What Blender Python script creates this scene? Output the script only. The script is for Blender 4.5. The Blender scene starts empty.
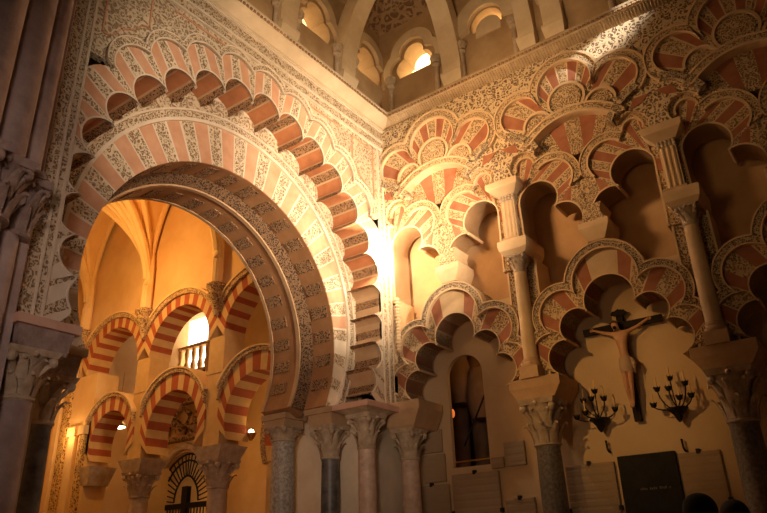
import bpy, bmesh, math, random
from mathutils import Vector, Matrix, geometry
random.seed(7)
sin, cos, pi, sqrt = math.sin, math.cos, math.pi, math.sqrt
rad = math.radians
S = bpy.context.scene
COL = S.collection

# ------------------------------------------------------------------ materials
def nodes(name):
    m = bpy.data.materials.new(name); m.use_nodes = True
    nt = m.node_tree; b = nt.nodes['Principled BSDF']
    def N(t, **k):
        n = nt.nodes.new(t)
        for a, v in k.items():
            if a.startswith('i_'): n.inputs[int(a[2:]) if a[2:].isdigit() else a[2:].replace('_', ' ')].default_value = v
            else: setattr(n, a, v)
        return n
    return m, nt, b, N, nt.links.new

def rgb(c): return (c[0], c[1], c[2], 1.0)

def M_plain(name, c1, c2, scale=3.0, rough=.85, bump=.15, fine=40.0, detail=6):
    m, nt, b, N, L = nodes(name)
    tc = N('ShaderNodeTexCoord')
    n1 = N('ShaderNodeTexNoise'); n1.inputs['Scale'].default_value = scale; n1.inputs['Detail'].default_value = detail; n1.inputs['Roughness'].default_value = .62
    L(tc.outputs['Object'], n1.inputs['Vector'])
    r = N('ShaderNodeValToRGB'); r.color_ramp.elements[0].position = .33; r.color_ramp.elements[1].position = .68
    r.color_ramp.elements[0].color = rgb(c1); r.color_ramp.elements[1].color = rgb(c2)
    L(n1.outputs['Fac'], r.inputs['Fac']); L(r.outputs['Color'], b.inputs['Base Color'])
    n2 = N('ShaderNodeTexNoise'); n2.inputs['Scale'].default_value = fine; n2.inputs['Detail'].default_value = 4
    L(tc.outputs['Object'], n2.inputs['Vector'])
    bp = N('ShaderNodeBump'); bp.inputs['Strength'].default_value = bump; bp.inputs['Distance'].default_value = .02
    L(n2.outputs['Fac'], bp.inputs['Height']); L(bp.outputs['Normal'], b.inputs['Normal'])
    b.inputs['Roughness'].default_value = rough
    return m

def M_carved(name, light, dark, scale=9.0, bump=.9, cover=.0, rough=.85, wear=.25):
    """scrolling foliage cut into stone: cut ground coloured darker for its shade, with pigment and grime"""
    m, nt, b, N, L = nodes(name)
    tc = N('ShaderNodeTexCoord')
    nz = N('ShaderNodeTexNoise'); nz.inputs['Scale'].default_value = scale*.8; nz.inputs['Detail'].default_value = 1
    L(tc.outputs['Object'], nz.inputs['Vector'])
    sub = N('ShaderNodeVectorMath', operation='SUBTRACT'); sub.inputs[1].default_value = (.5, .5, .5); L(nz.outputs['Color'], sub.inputs[0])
    mul = N('ShaderNodeVectorMath', operation='SCALE'); mul.inputs['Scale'].default_value = .8/scale; L(sub.outputs[0], mul.inputs[0])
    add = N('ShaderNodeVectorMath', operation='ADD'); L(tc.outputs['Object'], add.inputs[0]); L(mul.outputs[0], add.inputs[1])
    # leafy scrolls: rings round scattered centres, split by the vine network between them
    v1 = N('ShaderNodeTexVoronoi', feature='F1'); v1.inputs['Scale'].default_value = scale; v1.inputs['Randomness'].default_value = .8; L(add.outputs[0], v1.inputs['Vector'])
    sn = N('ShaderNodeMath', operation='MULTIPLY'); sn.inputs[1].default_value = 15.0; L(v1.outputs['Distance'], sn.inputs[0])
    s2 = N('ShaderNodeMath', operation='SINE'); L(sn.outputs[0], s2.inputs[0])
    v2 = N('ShaderNodeTexVoronoi', feature='DISTANCE_TO_EDGE'); v2.inputs['Scale'].default_value = scale*1.7; v2.inputs['Randomness'].default_value = .95; L(add.outputs[0], v2.inputs['Vector'])
    e1 = N('ShaderNodeMapRange'); e1.inputs['From Min'].default_value = .03; e1.inputs['From Max'].default_value = .2; e1.inputs['To Min'].default_value = 1.1; e1.inputs['To Max'].default_value = -.5; L(v2.outputs['Distance'], e1.inputs['Value'])
    ad = N('ShaderNodeMath', operation='ADD'); L(s2.outputs[0], ad.inputs[0]); L(e1.outputs[0], ad.inputs[1])
    h = N('ShaderNodeMapRange', interpolation_type='SMOOTHSTEP'); h.inputs['From Min'].default_value = -.75 + cover; h.inputs['From Max'].default_value = .45 + cover; L(ad.outputs[0], h.inputs['Value'])
    wn = N('ShaderNodeTexNoise'); wn.inputs['Scale'].default_value = 2.2; wn.inputs['Detail'].default_value = 5; L(tc.outputs['Object'], wn.inputs['Vector'])
    wm = N('ShaderNodeMix', data_type='RGBA'); wm.inputs[6].default_value = rgb(light); wm.inputs[7].default_value = rgb([light[i]*(1-wear)*(1, .95, .88)[i] for i in range(3)]); L(wn.outputs['Fac'], wm.inputs[0])
    mx = N('ShaderNodeMix', data_type='RGBA'); mx.inputs[6].default_value = rgb(dark); L(h.outputs[0], mx.inputs[0]); L(wm.outputs[2], mx.inputs[7]); L(mx.outputs[2], b.inputs['Base Color'])
    bp = N('ShaderNodeBump'); bp.inputs['Strength'].default_value = bump; bp.inputs['Distance'].default_value = .02; L(h.outputs[0], bp.inputs['Height']); L(bp.outputs['Normal'], b.inputs['Normal'])
    b.inputs['Roughness'].default_value = rough
    return m

def M_metal(name, c, rough=.4, metal=1.0):
    m, nt, b, N, L = nodes(name)
    tc = N('ShaderNodeTexCoord'); n = N('ShaderNodeTexNoise'); n.inputs['Scale'].default_value = 25; L(tc.outputs['Object'], n.inputs['Vector'])
    mr = N('ShaderNodeMapRange'); mr.inputs['To Min'].default_value = rough*.7; mr.inputs['To Max'].default_value = min(1, rough*1.4)
    L(n.outputs['Fac'], mr.inputs['Value']); L(mr.outputs[0], b.inputs['Roughness'])
    b.inputs['Base Color'].default_value = rgb(c); b.inputs['Metallic'].default_value = metal
    return m

def M_emit(name, c, s, c2=None, scale=8):
    m, nt, b, N, L = nodes(name)
    b.inputs['Base Color'].default_value = rgb(c); b.inputs['Emission Strength'].default_value = s
    if c2:
        tc = N('ShaderNodeTexCoord'); n = N('ShaderNodeTexNoise'); n.inputs['Scale'].default_value = scale; L(tc.outputs['Object'], n.inputs['Vector'])
        mx = N('ShaderNodeMix', data_type='RGBA'); mx.inputs[6].default_value = rgb(c); mx.inputs[7].default_value = rgb(c2)
        L(n.outputs['Fac'], mx.inputs[0]); L(mx.outputs[2], b.inputs['Emission Color'])
    else: b.inputs['Emission Color'].default_value = rgb(c)
    return m

def M_inscribed(name, c, ink, row=.035):
    """slab cut with rows of worn letters"""
    m, nt, b, N, L = nodes(name)
    tc = N('ShaderNodeTexCoord')
    mp = N('ShaderNodeMapping'); mp.inputs['Scale'].default_value = (38, 1, 18); L(tc.outputs['Object'], mp.inputs['Vector'])
    n = N('ShaderNodeTexNoise'); n.inputs['Scale'].default_value = 1.3; n.inputs['Detail'].default_value = 2; L(mp.outputs[0], n.inputs['Vector'])
    w = N('ShaderNodeTexWave', bands_direction='Z'); w.inputs['Scale'].default_value = 3.6; w.inputs['Distortion'].default_value = .2; L(tc.outputs['Object'], w.inputs['Vector'])
    mu = N('ShaderNodeMath', operation='MULTIPLY'); L(n.outputs['Fac'], mu.inputs[0]); L(w.outputs['Fac'], mu.inputs[1])
    st = N('ShaderNodeMapRange'); st.inputs['From Min'].default_value = .3; st.inputs['From Max'].default_value = .42; L(mu.outputs[0], st.inputs['Value'])
    n3 = N('ShaderNodeTexNoise'); n3.inputs['Scale'].default_value = 4; n3.inputs['Detail'].default_value = 6; L(tc.outputs['Object'], n3.inputs['Vector'])
    bm_ = N('ShaderNodeMix', data_type='RGBA'); bm_.inputs[6].default_value = rgb(c); bm_.inputs[7].default_value = rgb([x*.72 for x in c]); L(n3.outputs['Fac'], bm_.inputs[0])
    mx = N('ShaderNodeMix', data_type='RGBA'); mx.inputs[7].default_value = rgb(ink); L(st.outputs[0], mx.inputs[0]); L(bm_.outputs[2], mx.inputs[6])
    L(mx.outputs[2], b.inputs['Base Color']); b.inputs['Roughness'].default_value = .8
    bp = N('ShaderNodeBump', invert=True); bp.inputs['Strength'].default_value = .5; bp.inputs['Distance'].default_value = .01
    L(st.outputs[0], bp.inputs['Height']); L(bp.outputs['Normal'], b.inputs['Normal'])
    return m

MAT = dict(
 carveA = M_carved('carved_cream_stucco', (.78, .63, .45), (.29, .17, .095), 16),
 carveA2 = M_carved('carved_cream_spandrel', (.78, .63, .45), (.36, .23, .135), 12),
 carveSof = M_carved('shaded_soffit_carving', (.46, .26, .13), (.09, .04, .02), 18),  # soffit carving, shade under the arch put into the colours
 carveDark = M_carved('shaded_carved_band', (.28, .155, .08), (.05, .026, .014), 17),  # shade on the splayed face put into darker stone colours
 brickA = M_plain('lit_salmon_brick', (.55, .275, .155), (.66, .37, .23), 5, .85, .1),  # paler than the other wall's brick: brighter light is in the colour
 brickSof=M_plain('shaded_red_soffit', (.40, .15, .06), (.52, .21, .09), 5, .85, .1),  # darker copy of the face brick, shade of the scallop undersides painted in
 plainA = M_plain('cream_stone', (.66, .53, .40), (.78, .66, .52), 3, .85, .12),
 tan = M_plain('tan_stone', (.46, .28, .15), (.60, .39, .22), 3.2, .85, .15),
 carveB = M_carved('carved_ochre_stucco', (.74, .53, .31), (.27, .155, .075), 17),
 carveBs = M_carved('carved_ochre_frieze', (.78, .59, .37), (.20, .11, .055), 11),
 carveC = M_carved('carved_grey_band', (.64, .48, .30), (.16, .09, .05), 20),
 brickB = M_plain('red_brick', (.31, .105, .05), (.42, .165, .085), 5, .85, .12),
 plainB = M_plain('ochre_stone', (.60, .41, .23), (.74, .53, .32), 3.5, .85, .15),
 plasterB = M_plain('niche_plaster', (.50, .28, .13), (.66, .41, .21), 1.4, .9, .12),
 plasterL = M_plain('lower_plaster', (.60, .40, .22), (.70, .50, .30), 1.1, .9, .08),
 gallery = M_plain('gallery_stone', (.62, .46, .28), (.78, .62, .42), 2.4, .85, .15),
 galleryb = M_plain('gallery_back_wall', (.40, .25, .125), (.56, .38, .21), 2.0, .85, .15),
 soffitb = M_plain('shaded_brown_soffit', (.34, .155, .06), (.46, .23, .10), 3.2, .85, .15),  # shadow under the great arch put into the base colour
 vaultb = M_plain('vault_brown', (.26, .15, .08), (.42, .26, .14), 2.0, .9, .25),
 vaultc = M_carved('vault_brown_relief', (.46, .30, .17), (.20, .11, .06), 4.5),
 cornice = M_plain('cornice_stone', (.58, .44, .29), (.74, .59, .42), 2.2, .8, .1),
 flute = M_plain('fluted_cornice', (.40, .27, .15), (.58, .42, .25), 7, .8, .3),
 purple = M_plain('violet_lit_stone', (.33, .23, .21), (.56, .43, .40), 3.0, .75, .2),  # violet cast of the light put into the pier stone colours
 purpleD = M_plain('violet_lit_leafage', (.24, .16, .14), (.44, .32, .28), 9, .8, .5),
 granite= M_plain('speckled_granite', (.26, .21, .17), (.62, .54, .45), 26, .55, .2, 60),
 pinkmar= M_plain('pink_marble', (.46, .30, .22), (.70, .52, .41), 10, .5, .1),
 darkmar= M_plain('dark_marble', (.055, .05, .05), (.19, .17, .16), 7, .45, .1),
 darkmar2=M_plain('dark_speckled_marble', (.10, .085, .07), (.27, .22, .175), 30, .5, .1),
 capital= M_plain('capital_stone', (.38, .27, .18), (.62, .48, .34), 9, .8, .4),
 abacusP= M_plain('pink_abacus', (.60, .34, .25), (.70, .44, .33), 5, .8, .1),
 orange = M_plain('orange_plaster', (.74, .45, .18), (.86, .58, .27), 1.3, .9, .1),
 orangeR= M_plain('ribs_plaster', (.76, .50, .22), (.86, .60, .29), 2, .85, .1),
 farred = M_plain('far_red_brick', (.36, .075, .022), (.46, .11, .035), 5, .85, .1),
 farcream = M_plain('far_cream_stone', (.60, .36, .13), (.72, .46, .19), 4, .85, .1),
 farcarve=M_carved('far_carved_band', (.74, .50, .24), (.24, .11, .04), 14),
 farstone=M_plain('far_marble', (.40, .28, .19), (.62, .48, .34), 8, .6, .1),
 goldc  = M_carved('gilded_carving', (.80, .50, .16), (.20, .09, .03), 10),
 retable= M_carved('brown_retable_carving', (.46, .26, .12), (.10, .05, .02), 5),
 iron   = M_metal('black_iron', (.025, .02, .018), .55, .6),
 brass  = M_metal('brass', (.75, .48, .14), .3),
 wood = M_plain('dark_cross_wood', (.012, .007, .004), (.028, .016, .008), 12, .95, .2),
 woodbr = M_plain('brown_beam_wood', (.16, .075, .035), (.28, .14, .065), 9, .6, .2),
 skin   = M_plain('painted_wood_flesh', (.50, .24, .12), (.62, .33, .18), 9, .5, .05),
 cloth  = M_plain('loincloth', (.46, .30, .19), (.58, .40, .27), 9, .8, .2),
 hairm = M_plain('dark_hair', (.006, .004, .0035), (.012, .009, .007), 30, .95, .02, 120),
 wax = M_plain('candle_wax', (.80, .50, .20), (.86, .58, .26), 5, .6, .02),
 slab = M_inscribed('inscribed_stone', (.46, .32, .20), (.40, .275, .17)),
 slabdk = M_plain('black_slate', (.016, .013, .011), (.03, .025, .02), 8, .95, .05),
 slabtxt= M_plain('slate_lettering', (.10, .08, .06), (.14, .11, .085), 20, .7, .1),
 floorm = M_plain('floor_marble', (.40, .31, .23), (.55, .45, .35), 1.5, .4, .05),
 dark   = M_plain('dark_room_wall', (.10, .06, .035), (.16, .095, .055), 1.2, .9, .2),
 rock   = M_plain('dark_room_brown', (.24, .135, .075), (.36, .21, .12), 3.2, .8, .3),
 jacket = M_plain('dark_jacket', (.014, .013, .014), (.028, .026, .028), 14, .9, .2),
 jacketb= M_plain('dark_blue_jacket', (.012, .014, .022), (.025, .028, .04), 14, .9, .2),
 trouser= M_plain('dark_trousers', (.015, .015, .018), (.03, .03, .034), 14, .9, .2),
 face   = M_plain('skin', (.50, .29, .19), (.58, .36, .25), 8, .5, .03),
 winpane = M_emit('bright_window', (1, .70, .24), 4.5, (1, .85, .5)),
 windim = M_emit('yellow_window', (1, .70, .28), 1.8, (1, .80, .46)),
 winfar = M_emit('far_daylight', (1, .93, .82), 3.0, (1, .86, .66), 14),
 lampE  = M_emit('lamp_glow', (1, .86, .6), 14),
 redglass=M_emit('red_glow', (1, .22, .04), .7),
)

# ------------------------------------------------------------------ objects
def setp(o, label=None, cat=None, group=None, kind=None):
    if label: o['label'] = label
    if cat: o['category'] = cat
    if group: o['group'] = group
    if kind: o['kind'] = kind
    return o

def thing(name, label, cat, loc, group=None):
    o = bpy.data.objects.new(name, None); COL.objects.link(o); o.location = loc
    o.empty_display_size = .2
    return setp(o, label, cat, group)

def wloc(o):
    v = Vector(o.location)
    while o.parent: o = o.parent; v += Vector(o.location)
    return v

def mesh(name, bm, mats, parent=None, smooth=False, recalc=True, loc=None):
    if recalc: bmesh.ops.recalc_face_normals(bm, faces=bm.faces[:])
    me = bpy.data.meshes.new(name)
    off = wloc(parent) if parent else Vector(loc or (0, 0, 0))
    if loc and parent: off = off + Vector(loc)
    bmesh.ops.translate(bm, verts=bm.verts[:], vec=-off)
    bm.to_mesh(me); bm.free()
    for m in (mats if isinstance(mats, (list, tuple)) else [mats]): me.materials.append(MAT[m])
    if smooth:
        for p in me.polygons: p.use_smooth = True
        try: me.set_sharp_from_angle(angle=rad(38))
        except Exception: pass
    o = bpy.data.objects.new(name, me); COL.objects.link(o)
    if parent: o.parent = parent; o.location = Vector(loc or (0, 0, 0))
    else: o.location = off
    return o

def pieces(name, bm, mats, parent, **k):
    """each loose piece of bm becomes a part of its own"""
    seen = set(); out = []
    bm.verts.ensure_lookup_table(); bm.verts.index_update()
    for v in bm.verts:
        if v.index in seen: continue
        st, grp = [v], []
        seen.add(v.index)
        while st:
            x = st.pop(); grp.append(x)
            for e in x.link_edges:
                y = e.other_vert(x)
                if y.index not in seen: seen.add(y.index); st.append(y)
        b2 = bmesh.new(); mp = {x.index: b2.verts.new(x.co) for x in grp}
        for f in {f for x in grp for f in x.link_faces}:
            g = b2.faces.new([mp[q.index] for q in f.verts]); g.material_index = f.material_index
        out.append(mesh(name, b2, mats, parent, **k))
    bm.free(); return out

def struct(name, bm, mats, parent=None, **k):
    o = mesh(name, bm, mats, parent, **k)
    if not parent: o['kind'] = 'structure'
    return o

def copy_tree(o, d, label=None):
    def rec(s, par):
        c = s.copy(); COL.objects.link(c)
        if par: c.parent = par
        for ch in list(s.children): rec(ch, c)
        return c
    r = rec(o, None); r.location = Vector(o.location) + Vector(d)
    if label: r['label'] = label
    return r

# frames: plane coordinates (u, v, outward depth) -> world
def FA(u, v, d): return Vector((d, u, v))
def FB(u, v, d): return Vector((u, -d, v))

def new(): return bmesh.new()

def face(bm, vs, mat=0):
    try:
        f = bm.faces.new(vs); f.material_index = mat; return f
    except ValueError: return None

def box(bm, lo, hi, mat=0):
    x0, y0, z0 = lo; x1, y1, z1 = hi
    v = [bm.verts.new(p) for p in ((x0,y0,z0),(x1,y0,z0),(x1,y1,z0),(x0,y1,z0),(x0,y0,z1),(x1,y0,z1),(x1,y1,z1),(x0,y1,z1))]
    for q in ((0,3,2,1),(4,5,6,7),(0,1,5,4),(1,2,6,5),(2,3,7,6),(3,0,4,7)): face(bm, [v[i] for i in q], mat)

def frustum(bm, c, z0, h0, z1, h1, mat=0):
    a = [bm.verts.new((c[0]+sx*h0[0], c[1]+sy*h0[1], z0)) for sx, sy in ((-1,-1),(1,-1),(1,1),(-1,1))]
    b = [bm.verts.new((c[0]+sx*h1[0], c[1]+sy*h1[1], z1)) for sx, sy in ((-1,-1),(1,-1),(1,1),(-1,1))]
    face(bm, a, mat); face(bm, b, mat)
    for i in range(4): face(bm, [a[i], a[(i+1)%4], b[(i+1)%4], b[i]], mat)

def lathe(bm, prof, c, seg=24, mat=0, a0=0, a1=2*pi):
    full = abs(a1-a0-2*pi) < 1e-6
    n = seg if full else seg+1
    rings = []
    for r, z in prof:
        rings.append([bm.verts.new((c[0]+r*cos(a0+(a1-a0)*k/seg), c[1]+r*sin(a0+(a1-a0)*k/seg), c[2]+z)) for k in range(n)])
    for A, B in zip(rings, rings[1:]):
        for k in range(seg): face(bm, [A[k], A[(k+1)%n], B[(k+1)%n], B[k]], mat)
    if full: face(bm, rings[0][::-1], mat); face(bm, rings[-1], mat)

def tube(bm, pts, r, seg=8, mat=0, cap=True):
    pts = [Vector(p) for p in pts]; rs = r if isinstance(r, (list, tuple)) else [r]*len(pts)
    rings = []; up = Vector((0, 0, 1))
    for i, p in enumerate(pts):
        t = (pts[min(i+1, len(pts)-1)] - pts[max(i-1, 0)]).normalized()
        a = t.cross(up)
        if a.length < .05: a = t.cross(Vector((1, 0, 0)))
        a.normalize(); b = t.cross(a)
        rings.append([bm.verts.new(p + (a*cos(2*pi*k/seg) + b*sin(2*pi*k/seg))*rs[i]) for k in range(seg)])
    for A, B in zip(rings, rings[1:]):
        for k in range(seg): face(bm, [A[k], A[(k+1)%seg], B[(k+1)%seg], B[k]], mat)
    if cap: face(bm, rings[0], mat); face(bm, rings[-1], mat)

def ball(bm, c, r, mat=0, seg=12, rings=8, sc=(1, 1, 1)):
    ret = bmesh.ops.create_uvsphere(bm, u_segments=seg, v_segments=rings, radius=r, matrix=Matrix.Translation(c) @ Matrix.Diagonal((*sc, 1)))
    for v in ret['verts']:
        for f in v.link_faces: f.material_index = mat

def plate(bm, loops, d0, d1, F, mat=0, side=None, back=True):
    """flat plate with outline loops[0] and holes loops[1:], extruded from d0 to d1"""
    pts, edges = [], []
    for lp in loops:
        n0 = len(pts); pts += [Vector(p) for p in lp]
        edges += [(n0+i, n0+(i+1) % len(lp)) for i in range(len(lp))]
    vs, es, fs, ov, oe, of = geometry.delaunay_2d_cdt(pts, edges, [], 0, 1e-6)
    def odd(p):
        n = False
        for lp in loops:
            for (x0, y0), (x1, y1) in zip(lp, list(lp[1:]) + [lp[0]]):
                if (y0 > p[1]) != (y1 > p[1]) and p[0] < (x1-x0)*(p[1]-y0)/(y1-y0)+x0: n = not n
        return n
    fs = [f for f in fs if odd((sum(vs[i].x for i in f)/len(f), sum(vs[i].y for i in f)/len(f)))]
    side = mat if side is None else side
    for d in ((d1, d0) if back else (d1,)):
        vv = [bm.verts.new(F(p.x, p.y, d)) for p in vs]
        for f in fs: face(bm, [vv[i] for i in f], mat)
    for lp in loops:
        a = [bm.verts.new(F(p[0], p[1], d0)) for p in lp]; b = [bm.verts.new(F(p[0], p[1], d1)) for p in lp]
        for i in range(len(lp)):
            j = (i+1) % len(lp); face(bm, [a[i], a[j], b[j], b[i]], side)

def strip(bm, P, Q, d0, d1, F, mats=0, ends=True, sides=None, back=False):
    """band between polylines P and Q, front at d1; mats: index or per-segment list"""
    n = len(P)
    g = lambda L, d: [bm.verts.new(F(p[0], p[1], d)) for p in L]
    pf, qf, pb, qb = g(P, d1), g(Q, d1), g(P, d0), g(Q, d0)
    mm = mats if isinstance(mats, list) else [mats]*(n-1)
    for i in range(n-1):
        m = mm[i]; s = m if sides is None else sides
        face(bm, [pf[i], pf[i+1], qf[i+1], qf[i]], m)
        face(bm, [pb[i], pb[i+1], pf[i+1], pf[i]], s)
        face(bm, [qb[i], qb[i+1], qf[i+1], qf[i]], s)
        if back: face(bm, [pb[i], pb[i+1], qb[i+1], qb[i]], m)
        if ends and i and mm[i-1] != m: pass
    if ends:
        face(bm, [pf[0], qf[0], qb[0], pb[0]], mm[0]); face(bm, [pf[-1], qf[-1], qb[-1], pb[-1]], mm[-1])

def arc(c, r, a0, a1, n):          # angles measured from vertical, clockwise positive
    return [(c[0]+r*sin(a0+(a1-a0)*i/n), c[1]+r*cos(a0+(a1-a0)*i/n)) for i in range(n+1)]

def isect(c0, c1, outward):
    (x0, y0, r0), (x1, y1, r1) = c0, c1
    d = math.hypot(x1-x0, y1-y0); a = (r0*r0-r1*r1+d*d)/(2*d); h = sqrt(max(0, r0*r0-a*a))
    mx, my = x0+a*(x1-x0)/d, y0+a*(y1-y0)/d
    p = [(mx+h*(y1-y0)/d, my-h*(x1-x0)/d), (mx-h*(y1-y0)/d, my+h*(x1-x0)/d)]
    return max(p, key=lambda q: math.hypot(q[0]-outward[0], q[1]-outward[1]))

def lobes(cs, a_start, a_end, ref, ns):
    """lobed outline left to right; returns one sampled arc per circle"""
    out = []; j = [isect(cs[i], cs[i+1], ref) for i in range(len(cs)-1)]
    for i, (x, y, r) in enumerate(cs):
        A = a_start if i == 0 else math.atan2(j[i-1][0]-x, j[i-1][1]-y)
        B = a_end if i == len(cs)-1 else math.atan2(j[i][0]-x, j[i][1]-y)
        while B < A: B += 2*pi
        if B-A > 2*pi: B -= 2*pi
        out.append(arc((x, y), r, A, B, ns))
    return out

def sector(ns, pattern):
    """ns segments shared out over a list of (material, weight)"""
    tot = sum(w for _, w in pattern); out = []; acc = 0; k = 0; edges = []
    for m, w in pattern: acc += w; edges.append((acc/tot*ns, m))
    for i in range(ns):
        while i+.5 > edges[k][0]: k += 1
        out.append(edges[k][1])
    return out

def joints(pat, m, w=.13):
    out = []
    for i, p in enumerate(pat):
        if i: out.append((m, w))
        out.append(p)
    return out

def clip(L, lo, hi, zlo=-9, zhi=99): return [(min(max(p[0], lo), hi), min(max(p[1], zlo), zhi)) for p in L]

# ------------------------------------------------------------------ columns
def capital_mesh(bm, c, z0, r0, z1, half, rows=2, leaves=8, rot=0):
    """leafy bell from radius r0 at z0 to a square of half-width `half` at z1"""
    H = z1-z0
    lathe(bm, [(r0*1.0, 0), (r0*1.14, .015), (r0*1.14, .035), (r0*.98, .045), (r0*1.04, H*.45), (r0*1.22, H*.75), (half*.98, H*.9)], (c[0], c[1], z0), 20)
    for rw in range(rows):
        zb = z0 + .04 + rw*H*.30; hl = H*.42
        for k in range(leaves):
            a = rot + 2*pi*(k+.5*rw)/leaves; ra = r0*(1.0+.06*rw)
            d = Vector((cos(a), sin(a), 0)); t = Vector((-sin(a), cos(a), 0)); w = r0*.34
            prof = [(0, .0, 1.0), (.02, .45, 1.05), (.06, .8, .8), (.105, .98, .55), (.115, .86, .3)]
            L = []
            for o, h, ww in prof:
                p = Vector((c[0], c[1], zb)) + d*(ra + o*r0/.15) + Vector((0, 0, h*hl))
                L.append((bm.verts.new(p - t*w*ww), bm.verts.new(p + d*.018*r0/.15), bm.verts.new(p + t*w*ww)))
            for A, B in zip(L, L[1:]):
                face(bm, [A[0], A[1], B[1], B[0]]); face(bm, [A[1], A[2], B[2], B[1]])
    for k in range(4):      # corner volutes
        a = pi/4 + k*pi/2; d = Vector((cos(a), sin(a), 0))
        p = Vector((c[0], c[1], z0+H*.80)) + d*half*1.12
        ball(bm, p, half*.2, seg=8, rings=6, sc=(1, 1, 1.1))
        tube(bm, [Vector((c[0], c[1], z0+H*.5))+d*r0*1.0, Vector((c[0], c[1], z0+H*.68))+d*half*.9, p], [half*.09, half*.11, half*.12], 6)
    for k in range(4):
        a = k*pi/2; d = Vector((cos(a), sin(a), 0)); ball(bm, Vector((c[0], c[1], z1-H*.10))+d*half*.95, half*.13, seg=8, rings=6)
    frustum(bm, c, z1-H*.12, (half*.92, half*.92), z1, (half*1.02, half*1.02))

def column(name, label, x, y, r, ztop_shaft, zcap, half, mshaft, mcap='capital', rings=True, base=True, zbase=0.0, rot=0):
    t = thing(name, label, 'column', (x, y, zbase))
    bm = new(); H = ztop_shaft - zbase
    lathe(bm, [(r*1.03, .30), (r*1.06, H*.35), (r*1.0, H*.8), (r*.95, H-.03), (r*1.0, H)], (x, y, zbase), 32)
    mesh('shaft', bm, mshaft, t, smooth=True)
    bm = new(); lathe(bm, [(r*1.5, .10), (r*1.55, .15), (r*1.45, .19), (r*1.2, .21), (r*1.2, .24), (r*1.3, .27), (r*1.15, .30)], (x, y, zbase), 24)
    box(bm, (x-r*1.65, y-r*1.65, zbase), (x+r*1.65, y+r*1.65, zbase+.10)); mesh('base', bm, 'farstone', t, smooth=True)
    bm = new(); capital_mesh(bm, (x, y), ztop_shaft, r*.97, zcap, half, rot=rot); mesh('capital', bm, mcap, t, smooth=True)
    return t

# =================================================================== LEFT WALL
Y0 = -2.68; YL, YR = -5.34, 0.0
ZI = 3.15                                   # impost level
RC = (-2.67, 3.957); RI = 1.91              # inner horseshoe, front plane X = XR
OC = (-2.646, 4.263); RO = 2.166
XR, XS, XE, XB = -.47, -.86, -1.02, -1.57
LC = (Y0, 4.45)                             # centre of the lobed arch

def ang_at(c, r, z): return math.acos(max(-1, min(1, (z-c[1])/r)))
ai = ang_at(RC, RI, ZI); ao = ang_at(OC, RO, ZI)

# masonry body behind the faces
bm = new()
outer = arc(OC, RO, -ao, ao, 72)
plate(bm, [[(YL, ZI), (YL, 7.72), (YR+.5, 7.72), (YR+.5, ZI)] + outer[::-1]], XB, XR-.002, FA)
struct('wall_left', bm, 'plainA')
bm = new()
box(bm, (XB, -.44, 0), (-.22, .75, ZI)); struct('wall_pier', bm, 'plainA')
bm = new(); box(bm, (XB, YL, 0), (-.22, -4.92, ZI)); struct('wall_pier_left', bm, 'plainA')

# --- horseshoe arch of red and carved voussoirs
arch = thing('horseshoe_arch', 'great horseshoe arch of alternating pink brick and carved cream voussoirs opening to the orange-lit nave', 'arch', (XR, RC[0], ZI))
P = 10.45
bm = new(); nseg = 920
pa = [-ai + 2*ai*i/nseg for i in range(nseg+1)]
inner = [(RC[0]+RI*sin(a), RC[1]+RI*cos(a)) for a in pa]
def ring_out(a):   # ray from RC to the outer circle
    dx, dz = sin(a), cos(a); ox, oz = RC[0]-OC[0], RC[1]-OC[1]
    b = ox*dx+oz*dz; cc = ox*ox+oz*oz-RO*RO; t = -b+sqrt(b*b-cc)
    return (RC[0]+dx*t, RC[1]+dz*t)
outp = clip([ring_out(a) for a in pa], -9, 9, ZI)
mm = []
for i in range(nseg):
    d = math.degrees((pa[i]+pa[i+1])/2); k = round(d/P); off = abs(d-k*P)
    carved = off < 2.6
    plain = d > 86 or d < -97
    mm.append(2 if 2.2 < off < 2.75 else (0 if carved else (2 if plain else 1)))
strip(bm, inner, outp, XS, XR, FA, mm)
mesh('voussoir_ring', bm, ['carveA', 'brickA', 'plainA'], arch)
# border mouldings round the ring
def ring_band(c, r0, r1, d0, d1, zmin=ZI, n=120):
    a0 = ang_at(c, r0, zmin); bm = new()
    strip(bm, arc(c, r0, -a0, a0, n), clip(arc(c, r1, -a0, a0, n), -9, 9, zmin), d0, d1, FA); return bm
bm = ring_band(OC, RO-.012, RO+.03, XR-.01, XR+.035); mesh('inner_fillet', bm, 'plainA', arch)
bm = ring_band(OC, RO+.03, RO+.12, XR-.01, XR+.02); mesh('carved_border', bm, 'carveA', arch)
bm = ring_band(OC, RO+.12, RO+.145, XR-.01, XR+.04); mesh('outer_fillet', bm, 'plainA', arch)
bm = ring_band(OC, RO+.145, 2.55, XR-.01, XR+.008); mesh('carved_infill', bm, 'carveA2', arch)
# soffit blocks
bm = new(); bm2 = new()
for k in range(-11, 12):
    for (x0, x1, r, b) in ((-.82, -.54, RI, bm), (-1.50, -1.22, 1.80, bm2)):
        a0, a1 = rad(k*P-2.5), rad(k*P+2.5)
        if abs(k*P) > math.degrees(ai)-3: continue
        strip(b, arc(RC, r-.012, a0, a1, 4), arc(RC, r+.01, a0, a1, 4), x0, x1, FA, back=True)
pieces('carved_soffit_block', bm, 'carveSof', arch); pieces('carved_rear_soffit_block', bm2, 'carveSof', arch)
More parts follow.
